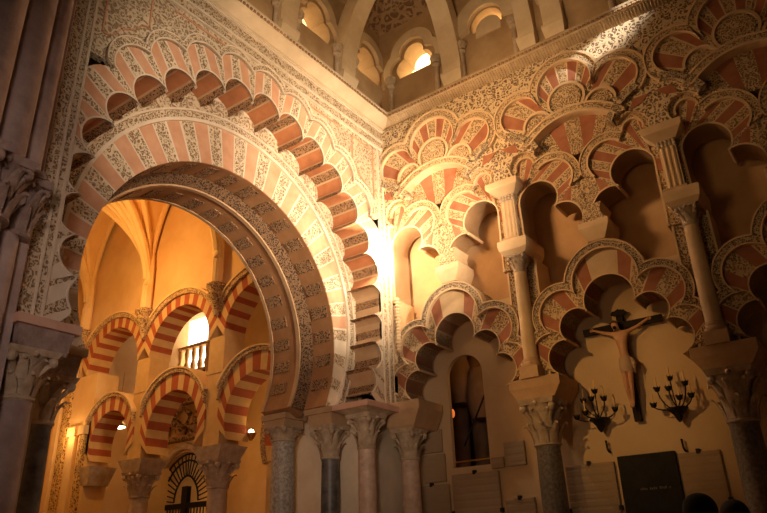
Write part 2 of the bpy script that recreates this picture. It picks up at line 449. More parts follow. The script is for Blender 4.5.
# inner order: splayed carved face, plain edge, rear soffit
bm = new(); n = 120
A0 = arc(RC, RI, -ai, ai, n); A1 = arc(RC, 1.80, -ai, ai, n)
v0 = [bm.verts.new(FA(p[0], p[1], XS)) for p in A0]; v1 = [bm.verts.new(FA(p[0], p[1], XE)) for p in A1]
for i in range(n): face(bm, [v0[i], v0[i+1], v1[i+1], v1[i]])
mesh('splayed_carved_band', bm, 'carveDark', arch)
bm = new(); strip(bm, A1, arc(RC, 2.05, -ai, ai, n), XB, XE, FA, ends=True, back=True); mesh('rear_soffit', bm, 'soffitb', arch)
bm = new(); strip(bm, arc(RC, 1.785, -ai, ai, n), arc(RC, 1.81, -ai, ai, n), XE-.05, XE+.012, FA); strip(bm, arc(RC, 1.785, -ai, ai, n), arc(RC, 1.81, -ai, ai, n), XB-.01, XB+.04, FA, back=True)
mesh('soffit_edge_moulding', bm, 'tan', arch)
# soffit lining of the front order (tan between carved blocks)
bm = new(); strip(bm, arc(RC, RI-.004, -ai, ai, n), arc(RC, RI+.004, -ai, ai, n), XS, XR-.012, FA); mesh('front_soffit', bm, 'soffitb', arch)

# --- scalloped outer arch
CUSP = [6.1, 18.2, 30.3, 42.5, 55, 67, 79, 90.2, 100.5, 110.5, 120.5]
cusps = [-a for a in CUSP[::-1]] + CUSP
lob = thing('scalloped_arch', 'outer arch of deep round scallops with red soffits framing the great horseshoe arch', 'arch', (0, Y0, ZI))
NS = 60
def polar(a, r): return (LC[0]+r*sin(rad(a)), LC[1]+r*cos(rad(a)))
YMIN, YMAX = -5.10, -.26
innerP, outQ, bandR, mmat = [], [], [], []
for a0, a1 in zip(cusps, cusps[1:]):
    am, hw = (a0+a1)/2, (a1-a0)/2
    side = max(0, (abs(am)-60)/60)
    rc = 2.19 + .05*min(1, side*2); p0, p1 = Vector(polar(a0, rc)), Vector(polar(a1, rc))
    mid = (p0+p1)/2; out = (mid-Vector(LC)).normalized(); hc = (p1-p0).length/2
    cen = mid + out*.02
    R = sqrt(hc*hc+.02*.02); e0 = math.atan2(p0.x-cen.x, p0.y-cen.y); e1 = math.atan2(p1.x-cen.x, p1.y-cen.y)
    while e1 < e0: e1 += 2*pi
    inn = arc(cen, R, e0, e1, NS)
    def bulge(r, rise):
        bo0, bo1 = Vector(polar(a0, r)), Vector(polar(a1, r)); bm_ = (bo0+bo1)/2; hb = (bo1-bo0).length/2
        RR = (hb*hb+rise*rise)/(2*rise); cb = bm_ - out*(RR-rise)
        f0 = math.atan2(bo0.x-cb.x, bo0.y-cb.y); f1 = math.atan2(bo1.x-cb.x, bo1.y-cb.y)
        while f1 < f0: f1 += 2*pi
        if f1-f0 > pi: f1 -= 2*pi
        return arc(cb, RR, f0, f1, NS)
    q = bulge(2.62, .16); q2 = bulge(2.735, .155)
    innerP += inn if not innerP else inn[1:]; outQ += q if not outQ else q[1:]; bandR += q2 if not bandR else q2[1:]
    plain = abs(am) > 84
    b = 2 if plain else 1
    mmat += sector(NS, [(0, .62), (2, .14), (b, 1.2), (2, .14), (0, .85), (2, .14), (b, 1.2), (2, .14), (0, .62)])
def squash(L): return clip(L, YMIN, YMAX, ZI)
innerP = [(min(max(p[0], YMIN+.02), YMAX-.02), p[1]) if p[1] > 3.80 else (min(max(p[0], YMIN+.02), -4.86) if p[0] < Y0 else max(min(p[0], YMAX-.02), -.57), max(p[1], ZI)) for p in innerP]; outQ = squash(outQ); bandR = squash(bandR)
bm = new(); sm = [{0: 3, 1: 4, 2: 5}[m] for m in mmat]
n_ = len(innerP)
pf = [bm.verts.new(FA(*p, 0)) for p in innerP]; qf = [bm.verts.new(FA(*p, 0)) for p in outQ]; pb = [bm.verts.new(FA(*p, XR)) for p in innerP]
for i in range(n_-1):
    face(bm, [pf[i], pf[i+1], qf[i+1], qf[i]], mmat[i]); face(bm, [pb[i], pb[i+1], pf[i+1], pf[i]], sm[i])
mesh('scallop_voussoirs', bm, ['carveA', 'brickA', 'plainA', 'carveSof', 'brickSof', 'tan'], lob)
bm = new()          # raised lip of the scallops
for j in range(len(cusps)-1):
    seg = innerP[j*NS:(j+1)*NS+1]; a = (cusps[j]+cusps[j+1])/2; c = Vector(polar(a, 2.2))
    seg2 = [tuple(Vector(p)+(Vector(p)-c).normalized()*.018*max(0, sin(pi*i_/NS))**.5) for i_, p in enumerate(seg)]
    strip(bm, seg, clip(seg2, -9, 9, ZI), -.03, .008, FA)
mesh('scallop_lip', bm, 'plainA', lob)
iA = [i for i in range(n_) if abs(cusps[min(i//NS, len(cusps)-2)]+6) < 54 or abs(cusps[min(i//NS, len(cusps)-2)+1]-6) < 0]
lo_, hi_ = iA[0], iA[-1]
bm = new(); strip(bm, outQ[lo_:hi_+1], bandR[lo_:hi_+1], -.05, .035, FA); mesh('scalloped_carved_band', bm, 'carveA', lob)
def offs(L, L2, t): return [(a[0]+(b[0]-a[0])*t, a[1]+(b[1]-a[1])*t) for a, b in zip(L, L2)]
bm = new(); strip(bm, offs(outQ, bandR, 0)[lo_:hi_+1], offs(outQ, bandR, .16)[lo_:hi_+1], -.05, .05, FA)
strip(bm, offs(outQ, bandR, .86)[lo_:hi_+1], bandR[lo_:hi_+1], -.05, .05, FA); mesh('scalloped_fillet', bm, 'plainA', lob)

# --- spandrels and rectangular frame
frame = thing('arch_frame', 'rectangular carved frame and foliage spandrels round the scalloped arch under the left cornice', 'frame', (0, Y0, 7.4))
ZT = 7.30
def to_rect(p):
    d = Vector((p[0]-LC[0], p[1]-LC[1])); ts = []
    if d.x < 0: ts.append((YMIN-LC[0])/d.x)
    if d.x > 0: ts.append((YMAX-LC[0])/d.x)
    if d.y > 0: ts.append((ZT-LC[1])/d.y)
    t = max(1, min(ts)); return (LC[0]+d.x*t, LC[1]+d.y*t)
sp_in = [p for i, p in enumerate(bandR[lo_:hi_+1]) if i == 0 or (p[0]-bandR[lo_+i-1][0])**2+(p[1]-bandR[lo_+i-1][1])**2 > 1e-8]
sp_in = [(min(max(p[0], YMIN+.002), YMAX-.002), min(p[1], ZT-.02)) for p in sp_in]
bm = new(); plate(bm, [sp_in + [(YMAX+.02, sp_in[-1][1]), (YMAX+.02, ZT+.02), (YMIN-.02, ZT+.02), (YMIN-.02, sp_in[0][1])]], -.1, -.012, FA)
mesh('spandrel_carving', bm, 'carveA2', frame)
bm = new()               # thin triangular fillets following the corners
def fil(bm, pts, w, d0, d1):
    for a, b in zip(pts, pts[1:]):
        a, b = Vector(a), Vector(b); t = (b-a).normalized(); nn = Vector((-t.y, t.x))*w/2; a -= t*w*.4; b += t*w*.4
        strip(bm, [tuple(a-nn), tuple(b-nn)], [tuple(a+nn), tuple(b+nn)], d0, d1, FA)
for s in (-1, 1):
    yb = YMAX-.10 if s > 0 else YMIN+.10
    cv = [(Y0+s*r*sin(rad(a)), LC[1]+r*cos(rad(a))) for a, r in [(38+2*i, 2.93+.02*sin(i*2.0)) for i in range(9)]]
    cv = [p for p in cv if (p[0] < yb if s > 0 else p[0] > yb) and p[1] < ZT-.1]
    top = (cv[0][0], ZT-.10)
    fil(bm, [top, (yb, ZT-.10), (yb, cv[-1][1])] , .018, -.02, .004); fil(bm, [top] + cv + [(yb, cv[-1][1])], .018, -.02, .004)
fil(bm, [(Y0-1.5, ZT-.08), (Y0+1.5, ZT-.08)], .018, -.02, .004)
mesh('spandrel_fillet', bm, 'brickA', frame)
bm = new()
plate(bm, [[(YL, ZT-.3), (0, ZT-.3), (0, 7.72), (YL, 7.72)]], -.46, -.03, FA); plate(bm, [[(YL, ZI), (YMIN, ZI), (YMIN, ZT), (YL, ZT)]], -.46, -.016, FA); plate(bm, [[(YMAX, ZI), (0, ZI), (0, ZT), (YMAX, ZT)]], -.46, -.016, FA)
mesh('frame_ground', bm, 'plainA', frame)
bm = new()
def bar(bm, u0, u1, v0, v1, d0, d1, F=FA, mat=0): plate(bm, [[(u0, v0), (u1, v0), (u1, v1), (u0, v1)]], d0, d1, F, mat)
bar(bm, YL, 0, ZT+.06, ZT+.15, -.4, .0); bar(bm, YL, 0, ZT+.18, ZT+.36, -.4, .0)
bar(bm, YL+.03, YMIN-.10, ZI, ZT+.06, -.4, 0); bar(bm, YMIN-.085, YMIN-.02, ZI, ZT+.06, -.4, 0)
bar(bm, YMAX+.04, YMAX+.12, ZI, ZT+.06, -.4, 0); bar(bm, YMAX+.15, -.02, ZI, ZT+.06, -.4, 0)
mesh('carved_frame_band', bm, 'carveA', frame)
bm = new()
for v in (ZT-.005, ZT+.15, ZT+.355): bar(bm, YL, 0, v, v+.032, -.4, .022)
for u in (YL, YMIN-.10, YMIN-.02, YMAX, YMAX+.12, -.024): bar(bm, u, u+.024, ZI, ZT+.06, -.4, .018)
mesh('frame_fillet', bm, 'plainA', frame)

# --- left cornice
def cornice(name, F, u0, u1, mitre, label_dentil=True):
    prof = [(0, 7.69), (.035, 7.69), (.04, 7.72), (.03, 7.735), (.15, 7.83), (.185, 7.845), (.185, 7.885), (.20, 7.895), (.20, 7.93), (0, 7.93)]
    bm = new()
    A = [bm.verts.new(F(u0 + (mitre[0]*d), z, d)) for d, z in prof]; B = [bm.verts.new(F(u1 + (mitre[1]*d), z, d)) for d, z in prof]
    for i in range(len(prof)): j = (i+1) % len(prof); face(bm, [A[i], A[j], B[j], B[i]])
    face(bm, A); face(bm, B)
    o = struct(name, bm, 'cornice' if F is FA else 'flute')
    bm = new(); L = abs(u1-u0); k = int(L/.062)
    for i in range(k):
        u = min(u0, u1)+.22 + i*.062
        if u < max(u0, u1)-.22: plate(bm, [[(u, 7.85), (u+.034, 7.85), (u+.034, 7.882), (u, 7.882)]], .18, .206, F)
    mesh('dentil_row', bm, 'vaultb', o)
    if F is FB:
        bm = new(); k = int(L/.042)
        for i in range(k):
            u = u0+.2+i*.042; tube(bm, [F(u, 7.745, .048), F(u, 7.79, .10), F(u, 7.832, .158)], .013, 5)
        mesh('fluting', bm, 'flute', o)
    return o
cornice('trim_1', FA, -5.8, 0, (0, -1)); cornice('trim_2', FB, 0, 6.5, (1, 0))

# --- columns of the left wall
def impost(t, x, y, z0, z1, h0, h1, mat='tan', block='tan'):
    bm = new(); frustum(bm, (x, y), z0, h0, z1-.075, (h1[0]-.035, h1[1]-.035)); mesh('impost_block', bm, block, t)
    bm = new(); box(bm, (x-h1[0], y-h1[1], z1-.075), (x+h1[0], y+h1[1], z1)); return mesh('abacus', bm, mat, t)
c = column('column', 'pink marble column with leafy capital at the right foot of the scalloped arch', -.13, -.52, .118, 2.58, 3.03, .20, 'pinkmar')
impost(c, -.13, -.52, 3.03, ZI, (.20, .22), (.30, .36), 'abacusP', 'capital')
c = column('column', 'dark polished marble column between the pink and the granite column', -.66, -.63, .122, 2.5, 2.93, .21, 'darkmar')
impost(c, -.66, -.63, 2.93, ZI, (.20, .2), (.24, .26), 'tan')
c = column('column', 'thick speckled grey granite column under the rear edge of the great arch', -1.36, -.80, .165, 2.78, 2.98, .19, 'granite')
impost(c, -1.36, -.80, 2.98, ZI, (.19, .19), (.23, .22), 'tan')
c = column('column', 'pale mottled column beside the violet pier at the far left edge', -.06, -5.16, .13, 2.5, 2.9, .21, 'purple')
impost(c, -.06, -5.10, 2.88, ZI, (.18, .20), (.24, .27), 'abacusP', 'purpleD')
c = column('column', 'black marble column under the left springing of the great arch', -.62, -4.66, .125, 2.45, 2.88, .21, 'darkmar')
impost(c, -.62, -4.68, 2.88, ZI, (.2, .2), (.26, .25), 'tan', 'purpleD')

# --- violet compound pier at the left edge
pier = thing('clustered_pier', 'violet grey clustered stone pier with a leafy capital at the left edge', 'pier', (.2, -5.6, 0))
bm = new(); box(bm, (-.5, -6.6, 0), (.10, -5.36, 9)); mesh('pier_core', bm, 'purple', pier)
bm = new()
for (x, y, r) in ((.12, -5.50, .10), (.22, -5.74, .15), (.34, -6.05, .17), (.14, -5.62, .045), (.26, -5.90, .05)):
    lathe(bm, [(r, 4.32), (r, 9.0)], (x, y, 0), 16)
mesh('upper_shafts', bm, 'purple', pier, smooth=True)
bm = new()
for (x, y, r) in ((.10, -5.56, .11), (.24, -5.82, .15), (.34, -6.12, .17)):
    lathe(bm, [(r*1.25, 0), (r*1.2, .2), (r, .3), (r, 3.78)], (x, y, 0), 20)
mesh('lower_shafts', bm, 'purple', pier, smooth=True)
bm = new()
for (x, y, r) in ((.10, -5.50, .12), (.24, -5.80, .16), (.34, -6.12, .18)): capital_mesh(bm, (x, y), 3.75, r, 4.28, r*1.45)
box(bm, (-.2, -6.4, 4.27), (.30, -5.42, 4.33)); mesh('leafy_capital', bm, 'purpleD', pier, smooth=True)

# =================================================================== RIGHT WALL
W = 2.13; XC0 = 1.02; DB = -.5            # bay width, first bay centre, depth of the back wall
SH = -.06
# back wall with the arched window
bm = new()
hole = [(.56, 2.36), (1.12, 2.36), (1.12, 3.60)] + [(.84+.28*cos(t*pi/16), 3.60+.28*sin(t*pi/16)) for t in range(1, 16)] + [(.56, 3.60)]
plate(bm, [[(-.1, 0), (6.5, 0), (6.5, 4.55), (-.1, 4.55)], hole], DB-.07, DB, FB)
struct('wall_right', bm, 'plasterL')
bm = new(); plate(bm, [[(-.1, 4.55), (6.5, 4.55), (6.5, 8.0), (-.1, 8.0)]], DB-.3, DB, FB); struct('wall_upper_right', bm, 'plasterB')

BAY = ['left bay by the corner', 'middle bay over the crucifix', 'right bay at the picture edge']
# ---- lower five-lobed arch
def lower_arch(xc, label):
    t = thing('multifoil_arch', label, 'arch', (xc, 0, 3.2))
    T = lambda L: [(xc+p[0], p[1]) for p in L]
    NSL = 40
    op = [(-.63, 3.43, .21), (-.43, 3.78, .215), (0, 4.03, .30), (.43, 3.78, .215), (.63, 3.43, .21)]
    bi = [(-.78, 3.5, .245), (-.58, 3.97, .29), (0, 4.27, .40), (.58, 3.97, .29), (.78, 3.5, .245)]
    bo = [(-.78, 3.5, .34), (-.58, 3.97, .385), (0, 4.27, .50), (.58, 3.97, .385), (.78, 3.5, .34)]
    aop = math.acos(-.2/.21)
    lo = lobes(op, -aop, aop, (0, 3.4), NSL); li = lobes(bi, -rad(128), rad(128), (0, 3.2), NSL); lo2 = lobes(bo, -rad(120), rad(120), (0, 3.2), NSL)
    bm = new()
    pats = [[(0, 1), (1, 1), (0, 1.2)], [(0, .8), (1, 1), (0, 1.2), (1, 1), (0, .8)], [(0, 1), (1, .9), (2, 1.6), (1, .9), (0, 1)], [(0, .8), (1, 1), (0, 1.2), (1, 1), (0, .8)], [(0, 1.2), (1, 1), (0, 1)]]
    for p, q, pt in zip(lo, li, pats):
        strip(bm, T(p), T(clip(q, -.97, .97, 3.2)), -.42, 0, FB, sector(NSL, joints(pt, 2, .12)), back=True)
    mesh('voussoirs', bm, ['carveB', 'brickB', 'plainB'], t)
    bm = new()
    for p in lo:
        c = (sum(a for a, _ in p)/len(p), sum(b for _, b in p)/len(p)-.08)
        q = [tuple(Vector(a)+(Vector(a)-Vector(c)).normalized()*.016) for a in p]; strip(bm, T(p), T(q), -.43, .008, FB)
    mesh('cusp_lip', bm, 'plainB', t)
    bm = new()
    for p, q in zip(li, lo2): strip(bm, T(clip(p, -.985, .985, 3.2)), T(clip(q, -.99, .99, 3.2)), -.42, .045, FB, back=True)
    mesh('carved_band', bm, 'carveC', t)
    bm = new()
    for p, q in zip(li, lo2):
        strip(bm, T(clip(offs(p, q, -.08), -.985, .985, 3.2)), T(clip(offs(p, q, .12), -.985, .985, 3.2)), 0, .058, FB)
        strip(bm, T(clip(offs(p, q, .9), -.985, .985, 3.2)), T(clip(offs(p, q, 1.06), -.99, .99, 3.2)), -.1, .058, FB)
    mesh('band_fillet', bm, 'plainB', t)
    return t
la = lower_arch(XC0, 'five-lobed carved arch over the dark arched window')
copy_tree(la, (W, 0, 0), 'five-lobed carved arch over the hanging crucifix')
copy_tree(la, (2*W, 0, 0), 'dim five-lobed carved arch cut by the right edge of the picture')

# ---- upper interlaced arches (front layer) and trefoils behind
def upper_big(xc, label):
    t = thing('interlaced_arch', label, 'arch', (xc, -.1, 6))
    T = lambda L: [(xc+SH+p[0], p[1]) for p in L]
    D = .10; HB = W/2
    AC = (0, 5.82)
    bot = [(-HB, 5.94), (-HB+.23, 5.94)] + arc((-.74, 6.14), .20, rad(-140), rad(60), 14) + arc(AC, .80, rad(-44), rad(44), 24)[1:-1] + arc((.74, 6.14), .20, rad(-60), rad(140), 14) + [(HB-.23, 5.94), (HB, 5.94)]
    bm = new(); plate(bm, [T(bot + [(HB, 7.70), (-HB, 7.70)])], -.02, D, FB, 0, 1)
    mesh('carved_field', bm, ['carveBs', 'plainB'], t)
    bi = [(-.68, 6.90, .29), (0, 7.12, .385), (.68, 6.90, .29)]; bo = [(-.68, 6.90, .395), (0, 7.12, .50), (.68, 6.90, .395)]
    NB = 60
    li = lobes(bi, rad(-150), rad(150), (0, 6.5), NB); lo = lobes(bo, rad(-140), rad(140), (0, 6.3), NB)
    lo = [clip(p, -HB, HB) for p in lo]; li = [clip(p, -HB, HB) for p in li]
    bm = new()
    for p, q in zip(li, lo): strip(bm, T(p), T(q), D-.01, D+.04, FB)
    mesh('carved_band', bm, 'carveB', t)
    bm = new()
    for p, q in zip(li, lo):
        strip(bm, T(offs(p, q, -.16)), T(offs(p, q, .10)), D-.01, D+.06, FB); strip(bm, T(offs(p, q, .9)), T(clip(offs(p, q, 1.12), -HB, HB)), D-.01, D+.055, FB)
    mesh('band_fillet', bm, 'plainB', t)
    # voussoirs
    bm = new()
    mc, mr = (0, 6.88), .27
    q = li[1]; a0 = math.atan2(q[0][0], q[0][1]-mc[1]); a1 = -a0
    p = arc(mc, mr, -rad(100), rad(100), NB)
    strip(bm, T(p), T(offs(li[1], lo[1], -.14)), D-.01, D+.006, FB, sector(NB, joints([(0, 1), (1, 1), (0, 1), (1, 1), (0, 1), (1, 1), (0, 1), (1, 1), (0, 1)], 2, .18)))
    for s in (-1, 1):
        sc = (s*.44, 6.64)
        p = arc(sc, .215, rad(-75 if s > 0 else -125), rad(125 if s > 0 else 75), NB); q = offs(li[2 if s > 0 else 0], lo[2 if s > 0 else 0], -.14)
        strip(bm, T(p), T(q), D-.01, D+.006, FB, sector(NB, joints([(0, .7), (1, 1), (0, 1), (1, 1), (0, .9)] if s > 0 else [(0, .9), (1, 1), (0, 1), (1, 1), (0, .7)], 2, .12)))
    mesh('voussoirs', bm, ['carveB', 'brickB', 'plainB'], t)
    # medallion and side lunettes, set into rims
    bm = new(); strip(bm, T(arc(mc, .235, -pi, pi, 32)), T(arc(mc, .27, -pi, pi, 32)), D-.01, D+.04, FB, ends=False)
    for s in (-1, 1): strip(bm, T(arc((s*.44, 6.64), .18, rad(-100), rad(100), 20)), T(arc((s*.44, 6.64), .215, rad(-100), rad(100), 20)), D-.01, D+.05, FB)
    mesh('medallion_rim', bm, 'plainB', t)
    bm = new(); plate(bm, [T([(mc[0]+.205*cos(k*pi/16), mc[1]+.205*sin(k*pi/16)) for k in range(32)])], D-.01, D+.03, FB)
    for s in (-1, 1): plate(bm, [T([(s*.44, 6.64)] + arc((s*.44, 6.64), .16, rad(-95), rad(95), 16))], D-.01, D+.02, FB)
    mesh('carved_medallion', bm, 'carveB', t)
    # crossing arc band
    bm = new(); strip(bm, T(arc(AC, .82, rad(-50), rad(50), 30)), T(arc(AC, .90, rad(-52), rad(52), 30)), D-.01, D+.055, FB); mesh('arc_band', bm, 'carveB', t)
    bm = new(); strip(bm, T(arc(AC, .795, rad(-46), rad(46), 30)), T(arc(AC, .82, rad(-50), rad(50), 30)), -.02, D+.07, FB); strip(bm, T(arc(AC, .90, rad(-52), rad(52), 30)), T(arc(AC, .925, rad(-52), rad(52), 30)), D-.01, D+.065, FB)
    mesh('arc_fillet', bm, 'plainB', t)
    # crossing bands that run down from the side lobes into the trefoils
    bm = new()
    for s in (-1, 1):
        path = [(.93, 6.66), (.80, 6.60), (.66, 6.50), (.56, 6.40), (.50, 6.28)]
        pl, ql = [], []
        for i, p in enumerate(path):
            a, b = path[max(i-1, 0)], path[min(i+1, 4)]; tt = Vector((b[0]-a[0], b[1]-a[1])).normalized(); nn = Vector((-tt.y, tt.x))*.045
            pl.append((s*(p[0]-nn.x), p[1]-nn.y)); ql.append((s*(p[0]+nn.x), p[1]+nn.y))
        strip(bm, T(pl), T(ql), -.02, D+.065, FB)
    pieces('crossing_band', bm, 'carveC', t)
    # red bricks of the springers
    bm = new()
    for s in (-1, 1):
        strip(bm, T([(s*.92, 6.40), (s*.78, 6.36)]), T([(s*1.03, 6.50), (s*.82, 6.50)]), D-.01, D+.012, FB)
    pieces('springer_brick', bm, 'brickB', t)
    return t
ub = upper_big(XC0, 'interlaced many-lobed arch nearest the room corner, with carved medallion')
copy_tree(ub, (W, 0, 0), 'interlaced many-lobed arch above the crucifix, lit white at its crown')
copy_tree(ub, (2*W, 0, 0), 'dark interlaced many-lobed arch at the upper right corner of the picture')

def trefoils(xc, label):
    t = thing('trefoil_arcade', label, 'arch', (xc, 0, 5))
    T = lambda L: [(xc+SH+p[0], p[1]) for p in L]
    HB = W/2
    up = (-.63, 5.60, .265); inn = (-.33, 5.20, .25)
    j = isect(up, inn, (-.9, 5.2)) if False else max([isect(up, inn, (-2, 4)), isect(up, inn, (2, 7))], key=lambda p: -abs(p[0]+.47))
    ju = math.atan2(j[0]-up[0], j[1]-up[1]); ji = math.atan2(j[0]-inn[0], j[1]-inn[1])
    NT = 60
    aU = arc(up[:2], up[2], rad(-100), ju, NT); aI = arc(inn[:2], inn[2], ji, rad(105), NT)
    left = [(-.88, 4.72), (-.885, 5.3)] + aU + aI[1:] + [(-.13, 5.06)]
    right = [(-p[0], p[1]) for p in left[::-1]]
    hol = [(-.085, 6.07), (.085, 6.07), (.035, 5.88), (0, 5.76), (-.035, 5.88)]
    bm = new(); plate(bm, [T([(-HB, 4.72)] + left + right + [(HB, 4.72), (HB, 7.1), (-HB, 7.1)]), T(hol)], -.40, 0, FB, 0, 1)
    mesh('pierced_field', bm, ['carveB', 'plasterB'], t)
    # voussoirs round the lobes
    bc = (-.38, 5.82); NB = 24
    bm = new(); bmf = new(); bmb = new(); bml = new()
    for s in (-1, 1):
        mir = (lambda L: L) if s < 0 else (lambda L: [(-p[0], p[1]) for p in L])
        split_a = rad(-42); sl = (-.74, 6.14)
        strip(bm, T(mir(arc(up[:2], up[2], split_a, ju, NT))), T(mir(arc(bc, .27, rad(-38), rad(150), NT))), -.02, .012, FB, sector(NT, joints([(0, .5), (1, 1), (0, 1), (1, 1), (0, 1), (1, 1), (0, .9)], 2, .12)))
        strip(bm, T(mir(arc(up[:2], up[2], rad(-95), split_a, NT))), T(mir(arc(sl, .125, rad(-120), rad(88), NT))), -.02, .012, FB, sector(NT, joints([(0, .8), (1, 1.1), (0, 1), (1, 1.1), (0, .5)], 2, .12)))
        strip(bmb, T(mir(arc(sl, .135, rad(-110), rad(95), NB))), T(mir(arc(sl, .205, rad(-110), rad(95), NB))), -.02, .045, FB)
        strip(bmf, T(mir(arc(sl, .12, rad(-110), rad(93), NB))), T(mir(arc(sl, .145, rad(-110), rad(93), NB))), -.02, .06, FB)
        q2 = [(-.25+.25*i/NT, 5.64+.05*sin(pi*i/NT)-.0*i) if i < NT*.7 else (-.075+.075*(i-NT*.7)/(NT*.3), 5.66-.36*(i-NT*.7)/(NT*.3)) for i in range(NT+1)]
        strip(bm, T(mir(aI)), T(mir(q2)), -.02, .010, FB, sector(NT, [(0, .7), (1, .9), (0, 2.2)]))
        strip(bmb, T(mir(arc(bc, .285, rad(-38), rad(128), NB))), T(mir(arc(bc, .38, rad(-36), rad(108), NB))), -.02, .045, FB)
        for r0, r1, A, B in ((.265, .29, -40, 130), (.372, .39, -36, 106)):
            strip(bmf, T(mir(arc(bc, r0, rad(A), rad(B), NB))), T(mir(arc(bc, r1, rad(A), rad(B), NB))), -.02, .06, FB)
        for L, c in ((aU, up), (aI, inn)):
            o = [tuple(Vector(p)+(Vector(p)-Vector(c[:2])).normalized()*.02) for p in L]; strip(bml, T(mir(L)), T(mir(o)), -.40, .018, FB)
        strip(bml, T(mir([(-.88, 4.72), (-.885, 5.3), aU[0]])), T(mir([(-.905, 4.72), (-.91, 5.3), (aU[0][0]-.025, aU[0][1])])), -.40, .018, FB)
        strip(bm, T(mir([(-.90, 5.47), (-.90, 5.63)])), T(mir([(-1.06, 5.40), (-1.06, 5.60)])), -.02, .010, FB, 1)
    # wedge stones under the crossing arc
    p = [(-.34, 6.22), (-.20, 6.16), (-.085, 6.07), (.085, 6.07), (.20, 6.16), (.34, 6.22)]
    q = [(-.52, 6.50), (-.34, 6.56), (-.12, 6.62), (.10, 6.62), (.33, 6.56), (.52, 6.50)]
    strip(bm, T(p), T(q), -.02, .012, FB, [0, 1, 0, 1, 0])
    mesh('voussoirs', bm, ['carveB', 'brickB', 'plainB'], t); mesh('carved_band', bmb, 'carveB', t); mesh('band_fillet', bmf, 'plainB', t); mesh('lobe_lip', bml, 'plainB', t)
    return t
tf = trefoils(XC0, 'pair of pierced trefoil arches over the orange-lit niche in the corner bay')
copy_tree(tf, (W, 0, 0), 'pair of pierced trefoil arches above the crucifix bay')
copy_tree(tf, (2*W, 0, 0), 'shadowed pair of pierced trefoil arches at the right edge')

def corbel(xc, label):
    t = thing('corbel', label, 'corbel', (xc, 0, 4.77)); x = xc-.02
    bm = new()
    L = [(-.14, 5.30), (-.11, 5.22), (-.115, 5.15), (-.15, 5.09), (-.19, 5.06)]
    strip(bm, [(x+a, z) for a, z in L], [(x-a, z) for a, z in L], -.38, .02, FB, 0, True, 1); mesh('carved_neck', bm, ['carveB', 'plainB'], t)
    bm = new(); prof = [(.19, 5.06, .04), (.19, 4.98, .05), (.11, 4.80, .02)]
    rings = [[bm.verts.new((x+sx*w, y, z)) for sx, y in ((-1, -d), (1, -d), (1, .40), (-1, .40))] for w, z, d in prof]
    for a, b in zip(rings, rings[1:]):
        for i in range(4): face(bm, [a[i], a[(i+1)%4], b[(i+1)%4], b[i]])
    face(bm, rings[0]); face(bm, rings[-1]); mesh('corbel_block', bm, 'plainB', t)
    return t
cb = corbel(XC0, 'small tapered corbel standing on the crown of the arch over the window')
copy_tree(cb, (W, 0, 0), 'small tapered corbel standing on the crown of the arch over the crucifix')
copy_tree(cb, (2*W, 0, 0), 'small tapered corbel on the crown of the arch at the right edge')

